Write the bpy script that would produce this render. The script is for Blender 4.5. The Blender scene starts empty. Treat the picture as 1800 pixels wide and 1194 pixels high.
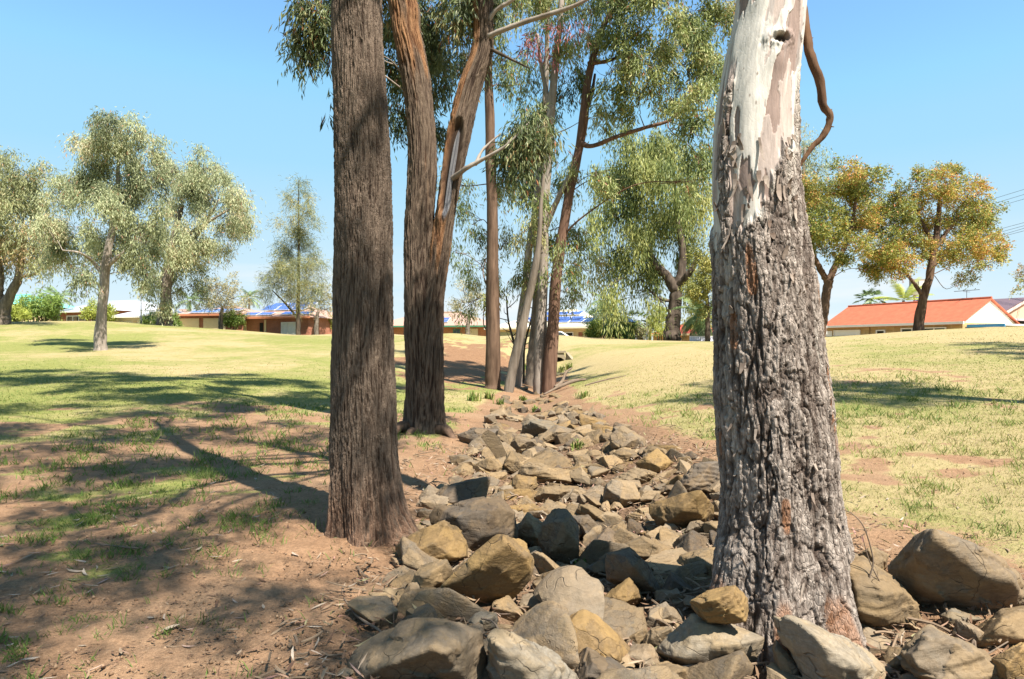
import bpy, bmesh, math, random
import numpy as np

R = math.radians
SC = bpy.context.scene
COL = SC.collection
rng = np.random.default_rng(7)
random.seed(7)

# ------------------------------------------------------------------ camera, sky, sun, exposure
F, HOR, EYE = 1200.0, 609.0, 1.5          # focal length in photo pixels, horizon row, eye height (m)
cam_data = bpy.data.cameras.new('camera')
cam_data.sensor_width = 36.0
cam_data.lens = F / 1800.0 * 36.0
cam_data.shift_y = (HOR - 597.0) / 1800.0
cam_data.clip_start = 0.05
cam_data.clip_end = 3000.0
cam = bpy.data.objects.new('camera', cam_data)
cam.location = (0, 0, EYE)
cam.rotation_euler = (R(90), 0, 0)
COL.objects.link(cam)
SC.camera = cam

SUN_EL = R(56)
SUN_DIR = np.array([0.6 * math.cos(SUN_EL), -0.8 * math.cos(SUN_EL), math.sin(SUN_EL)])   # towards the sun
world = bpy.data.worlds.new('World')
SC.world = world
world.use_nodes = True
wn = world.node_tree.nodes
wl = world.node_tree.links
bg = wn['Background']
sky = wn.new('ShaderNodeTexSky')
sky.sky_type = 'NISHITA'
sky.sun_disc = False
sky.sun_elevation = SUN_EL
sky.sun_rotation = math.atan2(SUN_DIR[0], SUN_DIR[1])
sky.altitude = 300
sky.air_density = 1.0
sky.dust_density = 0.2
sky.ozone_density = 1.0
# white balance of the sky light, and a soft ceiling on its brightness near the horizon
tint_ = wn.new('ShaderNodeMix'); tint_.data_type = 'RGBA'; tint_.blend_type = 'MULTIPLY'; tint_.inputs[0].default_value = 1
tint_.inputs[7].default_value = (0.84, 1.1, 1.1, 1)
wl.new(sky.outputs[0], tint_.inputs[6])
tc_ = wn.new('ShaderNodeTexCoord'); sx_ = wn.new('ShaderNodeSeparateXYZ'); wl.new(tc_.outputs['Generated'], sx_.inputs[0])
cap_ = wn.new('ShaderNodeValToRGB'); wl.new(sx_.outputs['Z'], cap_.inputs[0])
for _ in range(2): cap_.color_ramp.elements.new(0.5)
for e_, (p_, c_) in zip(cap_.color_ramp.elements, [(0.0, (.88, .96, .98)), (0.09, (.66, .87, .99)), (0.25, (.40, .74, 1.0)), (0.48, (.28, .64, 1.0))]):
    e_.position = p_; e_.color = (*c_, 1)
scl_ = wn.new('ShaderNodeVectorMath'); scl_.operation = 'SCALE'; scl_.inputs['Scale'].default_value = 3.9
wl.new(cap_.outputs[0], scl_.inputs[0])
dk_ = wn.new('ShaderNodeMix'); dk_.data_type = 'RGBA'; dk_.blend_type = 'DARKEN'; dk_.inputs[0].default_value = 1
wl.new(tint_.outputs[2], dk_.inputs[6]); wl.new(scl_.outputs[0], dk_.inputs[7])
# thin wisps of cloud low over the horizon
mp_ = wn.new('ShaderNodeMapping'); wl.new(tc_.outputs['Generated'], mp_.inputs['Vector']); mp_.inputs['Scale'].default_value = (2.2, 2.2, 14.0)
nz_ = wn.new('ShaderNodeTexNoise'); wl.new(mp_.outputs[0], nz_.inputs['Vector']); nz_.inputs['Scale'].default_value = 1.6; nz_.inputs['Detail'].default_value = 6
cr_w = wn.new('ShaderNodeValToRGB'); wl.new(nz_.outputs['Fac'], cr_w.inputs[0]); cr_w.color_ramp.elements[0].position = .5; cr_w.color_ramp.elements[1].position = .72
lo_w = wn.new('ShaderNodeMapRange'); wl.new(sx_.outputs['Z'], lo_w.inputs['Value']); lo_w.inputs['From Min'].default_value = .16; lo_w.inputs['From Max'].default_value = .05
mu_w = wn.new('ShaderNodeMath'); mu_w.operation = 'MULTIPLY'; wl.new(cr_w.outputs[0], mu_w.inputs[0]); wl.new(lo_w.outputs[0], mu_w.inputs[1])
cl_w = wn.new('ShaderNodeMix'); cl_w.data_type = 'RGBA'; wl.new(mu_w.outputs[0], cl_w.inputs[0]); wl.new(dk_.outputs[2], cl_w.inputs[6]); cl_w.inputs[7].default_value = (3.75, 3.85, 3.9, 1)
wl.new(cl_w.outputs[2], bg.inputs[0])
bg.inputs[1].default_value = 0.092

sun_data = bpy.data.lights.new('sun', 'SUN')
sun_data.energy = 5.0
sun_data.angle = R(0.53)
sun_data.color = (1.0, 0.94, 0.84)
sun = bpy.data.objects.new('sun', sun_data)
from mathutils import Vector, Matrix
sun.rotation_euler = Vector(SUN_DIR).to_track_quat('Z', 'Y').to_euler()
sun.location = (10, -10, 30)
COL.objects.link(sun)

SC.view_settings.view_transform = 'Standard'
SC.view_settings.look = 'None'
SC.view_settings.exposure = 1.5
SC.view_settings.gamma = 1.0
SC.cycles.max_bounces = 8
SC.cycles.transparent_max_bounces = 8
SC.cycles.use_denoising = True

# ------------------------------------------------------------------ helpers
def P(px, py, d):
    """the point seen at photo pixel (px, py) at distance d in front of the camera"""
    return np.array([(px - 900.0) / F * d, d, EYE - (py - HOR) / F * d])

def _hash(ix, iy, iz, s):
    h = (ix.astype(np.int64) * 374761393 + iy.astype(np.int64) * 668265263 + iz.astype(np.int64) * 2147483647 + s * 1274126177) & 0xFFFFFFFF
    h = ((h ^ (h >> 13)) * 1274126177) & 0xFFFFFFFF
    h = ((h ^ (h >> 16)) * 2246822519) & 0xFFFFFFFF
    h = h ^ (h >> 15)
    return (h & 0xFFFFFF) / float(0xFFFFFF)

def vn(p, s=0):
    """value noise in -1..1"""
    p = np.asarray(p, float)
    i = np.floor(p).astype(np.int64)
    f = p - i
    u = f * f * f * (f * (f * 6 - 15) + 10)
    out = 0
    for dx in (0, 1):
        for dy in (0, 1):
            for dz in (0, 1):
                w = (u[:, 0] if dx else 1 - u[:, 0]) * (u[:, 1] if dy else 1 - u[:, 1]) * (u[:, 2] if dz else 1 - u[:, 2])
                out = out + w * _hash(i[:, 0] + dx, i[:, 1] + dy, i[:, 2] + dz, s)
    return out * 2 - 1

def fbm(p, o=4, s=0, gain=0.5, lac=2.03):
    p = np.asarray(p, float)
    a, t, n = 1.0, 0.0, 0.0
    for k in range(o):
        t = t + a * vn(p, s + k * 17)
        n += a
        a *= gain
        p = p * lac + 3.1
    return t / n

def cells(p, s=0, full=False):
    """cell noise: (F1, F2, id) of jittered grid points"""
    p = np.asarray(p, float)
    i = np.floor(p).astype(np.int64)
    f1 = np.full(len(p), 9.0); f2 = np.full(len(p), 9.0); cid = np.zeros(len(p)); vec = np.zeros((len(p), 3))
    for dx in (-1, 0, 1):
        for dy in (-1, 0, 1):
            for dz in (-1, 0, 1):
                c = i + np.array([dx, dy, dz])
                q = c + np.stack([_hash(c[:, 0], c[:, 1], c[:, 2], s + k) for k in (1, 2, 3)], 1)
                dd = np.sqrt(((q - p) ** 2).sum(1))
                idv = _hash(c[:, 0], c[:, 1], c[:, 2], s + 9)
                closer = dd < f1
                vec = np.where(closer[:, None], p - q, vec)
                f2 = np.where(closer, f1, np.minimum(f2, dd))
                cid = np.where(closer, idv, cid)
                f1 = np.where(closer, dd, f1)
    return (f1, f2, cid, vec) if full else (f1, f2, cid)

def sstep(a, b, x):
    t = np.clip((x - a) / (b - a), 0, 1)
    return t * t * (3 - 2 * t)

def npmesh(name, verts, faces, mat=None, parent=None, smooth=True, fattr=None, vattr=None, vcol=None, loc=None):
    """link ONE mesh object from numpy arrays; faces is (n,3) or (n,4) or a list of both"""
    if not isinstance(faces, (list, tuple)):
        faces = [faces]
    faces = [np.asarray(f, np.int32) for f in faces if len(f)]
    me = bpy.data.meshes.new(name)
    verts = np.asarray(verts, np.float32)
    if loc is not None:
        verts = verts - np.asarray(loc, np.float32)
    nl = sum(f.size for f in faces); nf = sum(len(f) for f in faces)
    me.vertices.add(len(verts)); me.loops.add(nl); me.polygons.add(nf)
    me.vertices.foreach_set('co', verts.ravel())
    me.loops.foreach_set('vertex_index', np.concatenate([f.ravel() for f in faces]))
    tot = np.concatenate([np.full(len(f), f.shape[1], np.int32) for f in faces])
    st = np.concatenate([[0], np.cumsum(tot)[:-1]]).astype(np.int32)
    me.polygons.foreach_set('loop_start', st)
    me.polygons.foreach_set('loop_total', tot)
    me.polygons.foreach_set('use_smooth', np.full(nf, smooth, bool))
    for k, v in (fattr or {}).items():
        a = me.attributes.new(k, 'FLOAT', 'FACE'); a.data.foreach_set('value', np.asarray(v, np.float32))
    for k, v in (vattr or {}).items():
        a = me.attributes.new(k, 'FLOAT', 'POINT'); a.data.foreach_set('value', np.asarray(v, np.float32))
    if vcol is not None:
        a = me.attributes.new('tone', 'FLOAT_COLOR', 'POINT')
        a.data.foreach_set('color', np.concatenate([np.clip(vcol, 0, 1), np.ones((len(vcol), 1))], 1).astype(np.float32).ravel())
    me.update(calc_edges=True)
    me.validate()
    o = bpy.data.objects.new(name, me)
    if mat is not None:
        me.materials.append(mat)
    COL.objects.link(o)
    if loc is not None:
        o.location = loc
    if parent is not None:
        o.parent = parent
        if loc is None:
            o.matrix_parent_inverse = Matrix.Translation(-Vector(parent.location)) if not any(parent.rotation_euler) else parent.matrix_world.inverted()
    return o

def tag(o, label, cat, group=None, kind=None):
    o['label'] = label
    o['category'] = cat
    if group: o['group'] = group
    if kind: o['kind'] = kind
    return o

def empty(name, loc, label, cat, group=None):
    o = bpy.data.objects.new(name, None)
    o.empty_display_size = 0.3
    o.location = tuple(float(v) for v in loc)
    COL.objects.link(o)
    return tag(o, label, cat, group)

def spline(pts, n):
    """Catmull-Rom through pts (k, m) sampled n times"""
    pts = np.asarray(pts, float)
    k = len(pts)
    if k == 2:
        t = np.linspace(0, 1, n)[:, None]
        return pts[0] * (1 - t) + pts[1] * t
    ext = np.vstack([2 * pts[0] - pts[1], pts, 2 * pts[-1] - pts[-2]])
    t = np.linspace(0, k - 1 - 1e-9, n)
    i = np.floor(t).astype(int); f = (t - i)[:, None]
    p0, p1, p2, p3 = ext[i], ext[i + 1], ext[i + 2], ext[i + 3]
    return 0.5 * (2 * p1 + (p2 - p0) * f + (2 * p0 - 5 * p1 + 4 * p2 - p3) * f ** 2 + (3 * p1 - p0 - 3 * p2 + p3) * f ** 3)

class MB:
    """collects shapes that become ONE mesh object"""
    def __init__(s):
        s.v = []; s.q = []; s.t = []; s.n = 0; s.fa = []; s.fb = []
    def add(s, v, q=None, t=None):
        v = np.asarray(v, float)
        if q is not None and len(q): s.q.append(np.asarray(q) + s.n)
        if t is not None and len(t): s.t.append(np.asarray(t) + s.n)
        s.v.append(v); s.n += len(v)
        return s
    def box(s, c, h, rot=None):
        """box with centre c, half sizes h; rot = 3x3 rows of axes"""
        g = np.array([[x, y, z] for x in (-1, 1) for y in (-1, 1) for z in (-1, 1)], float) * np.asarray(h, float)
        if rot is not None: g = g @ np.asarray(rot, float)
        g = g + np.asarray(c, float)
        return s.add(g, [[0, 1, 3, 2], [4, 6, 7, 5], [0, 4, 5, 1], [2, 3, 7, 6], [0, 2, 6, 4], [1, 5, 7, 3]])
    def prism(s, poly, ext):
        """polygon (n,3) extruded by vector ext, closed"""
        poly = np.asarray(poly, float); n = len(poly)
        v = np.vstack([poly, poly + np.asarray(ext, float), [poly.mean(0)], [poly.mean(0) + np.asarray(ext, float)]])
        q = [[i, (i + 1) % n, n + (i + 1) % n, n + i] for i in range(n)]
        t = [[2 * n, (i + 1) % n, i] for i in range(n)] + [[2 * n + 1, n + i, n + (i + 1) % n] for i in range(n)]
        return s.add(v, q, t)
    def tube(s, pts, rad, seg=8, rows=None, cap=True, wob=0.0, seed=0):
        pts = np.asarray(pts, float)
        rad = np.broadcast_to(np.asarray(rad, float), (len(pts),)).astype(float)
        if rows:
            a = spline(np.column_stack([pts, rad]), rows); pts, rad = a[:, :3], np.maximum(a[:, 3], 1e-4)
        n = len(pts)
        tan = np.gradient(pts, axis=0); tan /= np.linalg.norm(tan, axis=1)[:, None] + 1e-12
        up = np.array([0.31, 0.87, 0.39]) if abs(tan[0][2]) > 0.7 else np.array([0.1, 0.05, 1.0])
        e1 = np.cross(tan, up); e1 /= np.linalg.norm(e1, axis=1)[:, None] + 1e-12
        e2 = np.cross(tan, e1)
        th = np.linspace(0, 2 * math.pi, seg, endpoint=False)
        rr = rad[:, None] * np.ones(seg)
        if wob:
            q = np.stack([np.cos(th)[None, :] * 1.3 + 0 * rr, np.sin(th)[None, :] * 1.3 + 0 * rr, np.arange(n)[:, None] * 0.55 + 0 * rr], -1).reshape(-1, 3)
            rr = rr * (1 + wob * vn(q + seed * 7.7, seed).reshape(n, seg))
        v = pts[:, None, :] + rr[..., None] * (np.cos(th)[None, :, None] * e1[:, None, :] + np.sin(th)[None, :, None] * e2[:, None, :])
        v = v.reshape(-1, 3)
        i = np.arange(n - 1)[:, None] * seg; j = np.arange(seg)[None, :]; j2 = (j + 1) % seg
        q = np.stack([i + j, i + j2, i + seg + j2, i + seg + j], -1).reshape(-1, 4)
        t = []
        if cap:
            v = np.vstack([v, pts[0], pts[-1]])
            a = n * seg
            t = [[a, (k + 1) % seg, k] for k in range(seg)] + [[a + 1, (n - 1) * seg + k, (n - 1) * seg + (k + 1) % seg] for k in range(seg)]
        return s.add(v, q, t)
    def build(s, name, mat, parent=None, smooth=False, **kw):
        f = []
        if s.q: f.append(np.concatenate(s.q))
        if s.t: f.append(np.concatenate(s.t))
        return npmesh(name, np.concatenate(s.v), f, mat, parent, smooth, **kw)

# ------------------------------------------------------------------ materials
MATS = {}
class NT:
    def __init__(s, name, rough=0.85, spec=0.3):
        m = bpy.data.materials.new(name); m.use_nodes = True
        s.m = m; s.t = m.node_tree; s.b = s.t.nodes['Principled BSDF']
        s.b.inputs['Roughness'].default_value = rough
        s.b.inputs['Specular IOR Level'].default_value = spec
        s.co = s.t.nodes.new('ShaderNodeTexCoord').outputs['Object']
        MATS[name] = m
    def n(s, typ, **kw):
        nd = s.t.nodes.new(typ)
        for k, v in kw.items(): setattr(nd, k, v)
        return nd
    def put(s, sock, v):
        if isinstance(v, bpy.types.NodeSocket): s.t.links.new(v, sock)
        elif isinstance(v, (tuple, list)) and sock.type == 'RGBA' and len(v) == 3: sock.default_value = (*v, 1)
        else: sock.default_value = v
    def noise(s, scale, detail=5, rough=0.55, vec=None, stretch=None, dist=0.0):
        v = vec or s.co
        if stretch:
            mp = s.n('ShaderNodeMapping'); s.put(mp.inputs['Vector'], v); mp.inputs['Scale'].default_value = stretch; v = mp.outputs[0]
        nd = s.n('ShaderNodeTexNoise'); s.put(nd.inputs['Vector'], v)
        nd.inputs['Scale'].default_value = scale; nd.inputs['Detail'].default_value = detail; nd.inputs['Roughness'].default_value = rough
        nd.inputs['Distortion'].default_value = dist
        return nd.outputs['Fac']
    def voro(s, scale, feature='F1', vec=None, stretch=None, out='Distance'):
        v = vec or s.co
        if stretch:
            mp = s.n('ShaderNodeMapping'); s.put(mp.inputs['Vector'], v); mp.inputs['Scale'].default_value = stretch; v = mp.outputs[0]
        nd = s.n('ShaderNodeTexVoronoi'); nd.feature = feature; s.put(nd.inputs['Vector'], v); nd.inputs['Scale'].default_value = scale
        return nd.outputs[out]
    def ramp(s, fac, stops, interp='LINEAR'):
        nd = s.n('ShaderNodeValToRGB'); cr = nd.color_ramp; cr.interpolation = interp
        while len(cr.elements) < len(stops): cr.elements.new(0.5)
        for e, (p, c) in zip(cr.elements, stops):
            e.position = p
            e.color = (c, c, c, 1) if isinstance(c, (int, float)) else (*c, 1)
        s.put(nd.inputs[0], fac)
        return nd.outputs[0]
    def mix(s, fac, a, b, mode='MIX'):
        nd = s.n('ShaderNodeMix', data_type='RGBA', blend_type=mode)
        s.put(nd.inputs[0], fac); s.put(nd.inputs[6], a); s.put(nd.inputs[7], b)
        return nd.outputs[2]
    def math(s, op, a, b=0.0, clamp=False):
        nd = s.n('ShaderNodeMath', operation=op); nd.use_clamp = clamp
        s.put(nd.inputs[0], a); s.put(nd.inputs[1], b)
        return nd.outputs[0]
    def attr(s, name, out='Fac'):
        nd = s.n('ShaderNodeAttribute'); nd.attribute_name = name
        return nd.outputs[out]
    def rand(s):
        return s.n('ShaderNodeObjectInfo').outputs['Random']
    def bump(s, h, strength=0.5, dist=0.02, prev=None):
        nd = s.n('ShaderNodeBump'); nd.inputs['Strength'].default_value = strength; nd.inputs['Distance'].default_value = dist
        s.put(nd.inputs['Height'], h)
        if prev: s.put(nd.inputs['Normal'], prev)
        s.t.links.new(nd.outputs[0], s.b.inputs['Normal'])
        return nd.outputs[0]
    def color(s, c): s.put(s.b.inputs['Base Color'], c)

def leaf_mat(name, stops, trans=0.3, rough=0.5, spec=0.35):
    k = NT(name, rough, spec)
    c = k.ramp(k.attr('tint'), stops)
    k.color(c)
    tr = k.n('ShaderNodeBsdfTranslucent'); k.t.links.new(c, tr.inputs[0])
    mx = k.n('ShaderNodeMixShader'); mx.inputs[0].default_value = trans
    k.t.links.new(k.b.outputs[0], mx.inputs[1]); k.t.links.new(tr.outputs[0], mx.inputs[2])
    k.t.links.new(mx.outputs[0], k.t.nodes['Material Output'].inputs[0])
    return k.m

def plain(name, c, rough=0.7, var=0.12, scale=3.0, spec=0.3, metal=0.0):
    k = NT(name, rough, spec)
    f = k.noise(scale, 6, 0.6)
    k.color(k.mix(f, tuple(x * (1 - var) for x in c), tuple(min(1, x * (1 + var)) for x in c)))
    k.b.inputs['Metallic'].default_value = metal
    return k.m

def bark_mat(name, fine=60.0, stretch=(1, 1, 0.15), rough=0.9):
    """bark whose large pattern is the mesh's own colour; fine grain and bump on top"""
    k = NT(name, rough, 0.15)
    g = k.noise(fine, 6, 0.65, stretch=stretch)
    k.color(k.mix(1.0, k.attr('tone', 'Color'), k.ramp(g, [(0.25, 0.72), (0.75, 1.25)]), 'MULTIPLY'))
    g2 = k.noise(fine * 3.0, 4, 0.7, stretch=(1, 1, max(stretch[2], .35)))
    fl = k.voro(fine * .8, 'DISTANCE_TO_EDGE', stretch=(1, 1, max(stretch[2], .4)))
    h = k.math('ADD', k.math('ADD', g, k.math('MULTIPLY', g2, .5)), k.math('MULTIPLY', k.ramp(fl, [(0.0, 0.0), (.12, 1.0)]), .4))
    h = k.math('MULTIPLY', h, k.attr('rug'))                     # smooth gum bark stays smooth
    k.bump(h, 0.85, 0.014)
    return k.m

def bark_plain(name, lo, hi, scale=8.0, stretch=(1, 1, 0.12), bump=0.5):
    k = NT(name, 0.9, 0.15)
    g = k.noise(scale, 7, 0.65, stretch=stretch)
    b = k.noise(scale * 0.3, 4, 0.6, stretch=(1, 1, 0.4))
    c = k.mix(k.ramp(g, [(0.3, 0.0), (0.7, 1.0)]), lo, hi)
    k.color(k.mix(1.0, c, k.ramp(b, [(0.3, 0.75), (0.7, 1.15)]), 'MULTIPLY'))
    k.bump(g, bump, 0.03)
    return k.m

# rocks: brown-tan skin with blue-grey fresh faces and ochre stain, different on every stone
def rock_mat(name, base, warm, grey, greyness, dark=0.75):
    k = NT(name, 0.82, 0.25)
    off = k.n('ShaderNodeVectorMath', operation='SCALE'); 
    k.put(off.inputs[0], (7.3, 11.1, 5.7)); k.put(off.inputs['Scale'], k.rand())
    ad = k.n('ShaderNodeVectorMath', operation='ADD'); k.put(ad.inputs[0], k.co); k.put(ad.inputs[1], off.outputs[0])
    v = ad.outputs[0]
    n1 = k.noise(2.6, 5, 0.6, vec=v, dist=0.6)
    n2 = k.noise(9.0, 7, 0.65, vec=v)
    n3 = k.noise(45.0, 6, 0.7, vec=v)
    st = k.noise(6.0, 5, 0.6, vec=v, stretch=(0.6, 0.9, 3.2), dist=0.8)
    c = k.mix(k.ramp(n1, [(0.5 - greyness * 0.3, 0.0), (0.72 - greyness * 0.3, 1.0)]), base, grey)
    c = k.mix(k.ramp(n2, [(0.48, 0.0), (0.7, 0.75)]), c, warm)
    c = k.mix(k.ramp(st, [(0.42, 0.0), (0.52, 0.35), (0.6, 0.0)]), c, tuple(x * dark * 0.6 for x in base))
    c = k.mix(1.0, c, k.ramp(n3, [(0.25, 0.7), (0.55, 1.02), (0.8, 1.25)]), 'MULTIPLY')
    sp = k.voro(70.0, vec=v)
    c = k.mix(k.ramp(sp, [(0.06, 0.5), (0.13, 0.0)]), c, (0.42, 0.4, 0.34))
    wv = k.n('ShaderNodeVectorMath', operation='ADD'); k.put(wv.inputs[0], v)
    ws = k.n('ShaderNodeVectorMath', operation='SCALE'); ws.inputs['Scale'].default_value = 0.35
    wn_ = k.n('ShaderNodeTexNoise'); k.put(wn_.inputs['Vector'], v); wn_.inputs['Scale'].default_value = 4.0; k.t.links.new(wn_.outputs['Color'], ws.inputs[0]); k.t.links.new(ws.outputs[0], wv.inputs[1])
    ck = k.voro(3.4, 'DISTANCE_TO_EDGE', vec=wv.outputs[0])
    cm = k.ramp(k.noise(3.1, 3, .5, vec=v), [(.46, 0.0), (.56, 1.0)])
    crk = k.math('MULTIPLY', k.ramp(ck, [(0.002, 1.0), (0.012, 0.0)]), cm)
    c = k.mix(k.math('MULTIPLY', crk, 0.6), c, (0.05, 0.036, 0.025))
    fa = k.attr('facet')
    c = k.mix(k.ramp(fa, [(.6, 0.0), (.66, .45)], 'LINEAR'), c, warm)
    c = k.mix(k.ramp(fa, [(.18, .4), (.26, 0.0)]), c, grey)
    mo = k.ramp(k.noise(14.0, 6, .7, vec=v), [(.54, 0.0), (.72, .4)])
    c = k.mix(mo, c, tuple(x * 0.55 for x in base))
    hs = k.n('ShaderNodeHueSaturation'); k.put(hs.inputs['Color'], c)
    k.put(hs.inputs['Value'], k.math('ADD', k.math('MULTIPLY', k.rand(), 0.4), 0.64))
    k.color(hs.outputs[0])
    h = k.math('ADD', k.math('MULTIPLY', n2, 0.6), k.math('MULTIPLY', n3, 0.35))
    h = k.math('ADD', h, k.math('MULTIPLY', st, 0.6))
    rg = k.n('ShaderNodeTexNoise'); rg.noise_type = 'RIDGED_MULTIFRACTAL'; k.put(rg.inputs['Vector'], v); rg.inputs['Scale'].default_value = 5.0; rg.inputs['Detail'].default_value = 6
    h = k.math('ADD', h, k.math('MULTIPLY', rg.outputs['Fac'], 0.35))
    h = k.math('SUBTRACT', h, k.math('MULTIPLY', crk, 0.7))
    k.bump(h, 0.7, 0.022)
    return k.m
ROCK_TAN = rock_mat('tan_stone', (0.215, 0.146, 0.076), (0.27, 0.182, 0.092), (0.175, 0.13, 0.082), 0.25)
ROCK_OCHRE = rock_mat('ochre_stone', (0.205, 0.13, 0.056), (0.275, 0.174, 0.066), (0.15, 0.105, 0.06), 0.15)
ROCK_GREY = rock_mat('grey_stone', (0.19, 0.134, 0.08), (0.24, 0.166, 0.088), (0.158, 0.127, 0.092), 0.35)
ROCK_DARK = rock_mat('slate_stone', (0.125, 0.086, 0.053), (0.19, 0.128, 0.069), (0.112, 0.093, 0.074), 0.35)
ROCK_PALE = rock_mat('pale_stone', (0.235, 0.182, 0.118), (0.265, 0.19, 0.105), (0.205, 0.176, 0.136), 0.5)
ROCKM = {'t': ROCK_TAN, 'o': ROCK_OCHRE, 'g': ROCK_GREY, 'd': ROCK_DARK, 'p': ROCK_PALE}

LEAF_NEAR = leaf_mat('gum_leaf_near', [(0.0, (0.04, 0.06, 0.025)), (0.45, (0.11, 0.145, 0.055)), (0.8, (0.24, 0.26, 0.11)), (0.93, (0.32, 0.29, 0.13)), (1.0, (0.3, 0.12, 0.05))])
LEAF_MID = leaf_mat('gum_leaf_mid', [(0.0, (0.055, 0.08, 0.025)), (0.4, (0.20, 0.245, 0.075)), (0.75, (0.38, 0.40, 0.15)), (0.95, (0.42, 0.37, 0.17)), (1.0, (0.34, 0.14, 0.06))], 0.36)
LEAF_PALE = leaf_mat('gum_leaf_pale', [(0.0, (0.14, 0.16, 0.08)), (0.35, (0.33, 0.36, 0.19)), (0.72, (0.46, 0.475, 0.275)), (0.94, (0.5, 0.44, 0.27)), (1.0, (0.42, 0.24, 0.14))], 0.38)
LEAF_WEEP = leaf_mat('weeping_leaf', [(0.0, (0.06, 0.09, 0.022)), (0.5, (0.22, 0.255, 0.075)), (1.0, (0.40, 0.39, 0.13))])
LEAF_ORANGE = leaf_mat('flowering_leaf', [(0.0, (0.08, 0.10, 0.022)), (0.4, (0.25, 0.275, 0.06)), (0.62, (0.42, 0.37, 0.08)), (0.82, (0.54, 0.33, 0.08)), (1.0, (0.56, 0.2, 0.08))])
LEAF_OLIVE = leaf_mat('olive_leaf', [(0.0, (0.10, 0.12, 0.03)), (0.6, (0.30, 0.29, 0.07)), (1.0, (0.42, 0.36, 0.10))])
LEAF_CASU = leaf_mat('needle_foliage', [(0.0, (0.075, 0.105, 0.06)), (0.5, (0.19, 0.215, 0.10)), (1.0, (0.38, 0.33, 0.13))])
LEAF_BUSH = leaf_mat('bush_leaf', [(0.0, (0.08, 0.14, 0.03)), (0.5, (0.20, 0.29, 0.06)), (1.0, (0.36, 0.42, 0.12))])
LEAF_LIME = leaf_mat('lime_leaf', [(0.0, (0.17, 0.22, 0.03)), (0.5, (0.35, 0.39, 0.07)), (1.0, (0.5, 0.5, 0.13))])
LEAF_PALM = leaf_mat('palm_leaf', [(0.0, (0.06, 0.11, 0.045)), (0.5, (0.17, 0.24, 0.09)), (1.0, (0.33, 0.36, 0.14))])
LEAF_DRY = leaf_mat('twiggy_leaf', [(0.0, (0.2, 0.19, 0.1)), (0.5, (0.36, 0.33, 0.16)), (1.0, (0.52, 0.43, 0.26))])
BARK_GREYS = bark_plain('grey_bark', (0.075, 0.058, 0.042), (0.22, 0.18, 0.145))
BARK_PALE = bark_plain('pale_bark', (0.16, 0.125, 0.098), (0.36, 0.31, 0.265), 5.0)
BARK_BROWN = bark_plain('brown_bark', (0.05, 0.029, 0.019), (0.17, 0.108, 0.072))
BARK_DARK = bark_plain('dark_bark', (0.03, 0.022, 0.016), (0.12, 0.09, 0.065))

# ------------------------------------------------------------------ ground: a swale with a stony creek bed rising to lawns on both sides
CTRL = []
for px, rows in {
    -300: [(3, 0), (6, .05), (10, .12), (15, .32), (20, .55), (30, 1.1), (45, 2.5), (58, 3.75), (75, 3.6), (100, 3.3)],
    178: [(3, 0), (6, 0), (10, .06), (15, .25), (20, .5), (27, .9), (34, 1.33), (45, 2.3), (58, 3.65), (75, 3.4), (100, 3.2)],
    420: [(4, 0), (8, 0), (12, .05), (20, .42), (34, 1.2), (48, 2.2), (60, 2.95), (80, 2.4), (110, 2.2)],
    640: [(4, .02), (5.6, .07), (8, .02), (12, .05), (20, .28), (30, .8), (42, 1.75), (55, 2.62), (75, 2.2), (100, 1.7)],
    780: [(20, .12), (27, .3), (34, .95), (40, 1.75), (46, 2.35), (60, 2.3)],
    900: [(2.5, -.05), (6, -.08), (12, -.03), (20, .02), (27, .12), (32, .32), (36, .75), (40, 1.5), (45, 2.15), (60, 2.1), (90, 1.7)],
    985: [(24, .1), (30, .22), (35, .46), (38, 1.0), (41, 1.6), (45, 2.05)],
    1100: [(3, -.03), (6, .0), (12, .2), (20, .52), (30, .95), (38, 1.5), (46, 1.95), (60, 1.9), (90, 1.6)],
    1350: [(4, .02), (7, .2), (12, .45), (20, .95), (30, 1.5), (40, 1.9), (47, 2.0), (60, 1.9)],
    1650: [(3.5, .02), (6, .17), (10, .45), (16, .92), (24, 1.6), (32, 2.15), (36, 2.35), (45, 2.3), (60, 1.9), (90, 1.8)],
    1800: [(24, 1.75), (32, 2.35), (37, 2.6), (45, 2.5)],
    2100: [(4, .1), (8, .45), (14, .95), (24, 1.9), (34, 2.75), (50, 2.6)],
}.items():
    for d, z in rows:
        CTRL.append(((px - 900) / F * d, d, z))
CTRL += [(0, -5, 0.0), (-4, -2, 0), (4, -2, .05), (-10, -10, .2), (10, -10, .4), (0, -40, .2), (60, -40, 1), (-60, -40, 1), (300, 400, 2), (-300, 400, 3),
         (0, 400, 2), (-250, 120, 3.5), (250, 120, 2.5), (0, 180, 1.8), (120, 60, 2.2), (-140, 60, 4)]
CTRL = np.array(CTRL)
def _warp(x, y):
    return np.stack([np.arcsinh(np.asarray(x) / 6.0), np.arcsinh(np.asarray(y) / 6.0)], -1)
def _tps(a, b):
    r2 = ((a[:, None, :] - b[None, :, :]) ** 2).sum(-1)
    return 0.5 * r2 * np.log(r2 + 1e-12)
_cp = _warp(CTRL[:, 0], CTRL[:, 1])
_n = len(_cp)
_A = np.zeros((_n + 3, _n + 3))
_A[:_n, :_n] = _tps(_cp, _cp) + 0.0008 * np.eye(_n)
_A[:_n, _n] = 1; _A[_n, :_n] = 1
_A[:_n, _n + 1:] = _cp; _A[_n + 1:, :_n] = _cp.T
_W = np.linalg.solve(_A, np.concatenate([CTRL[:, 2], [0, 0, 0]]))

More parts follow.
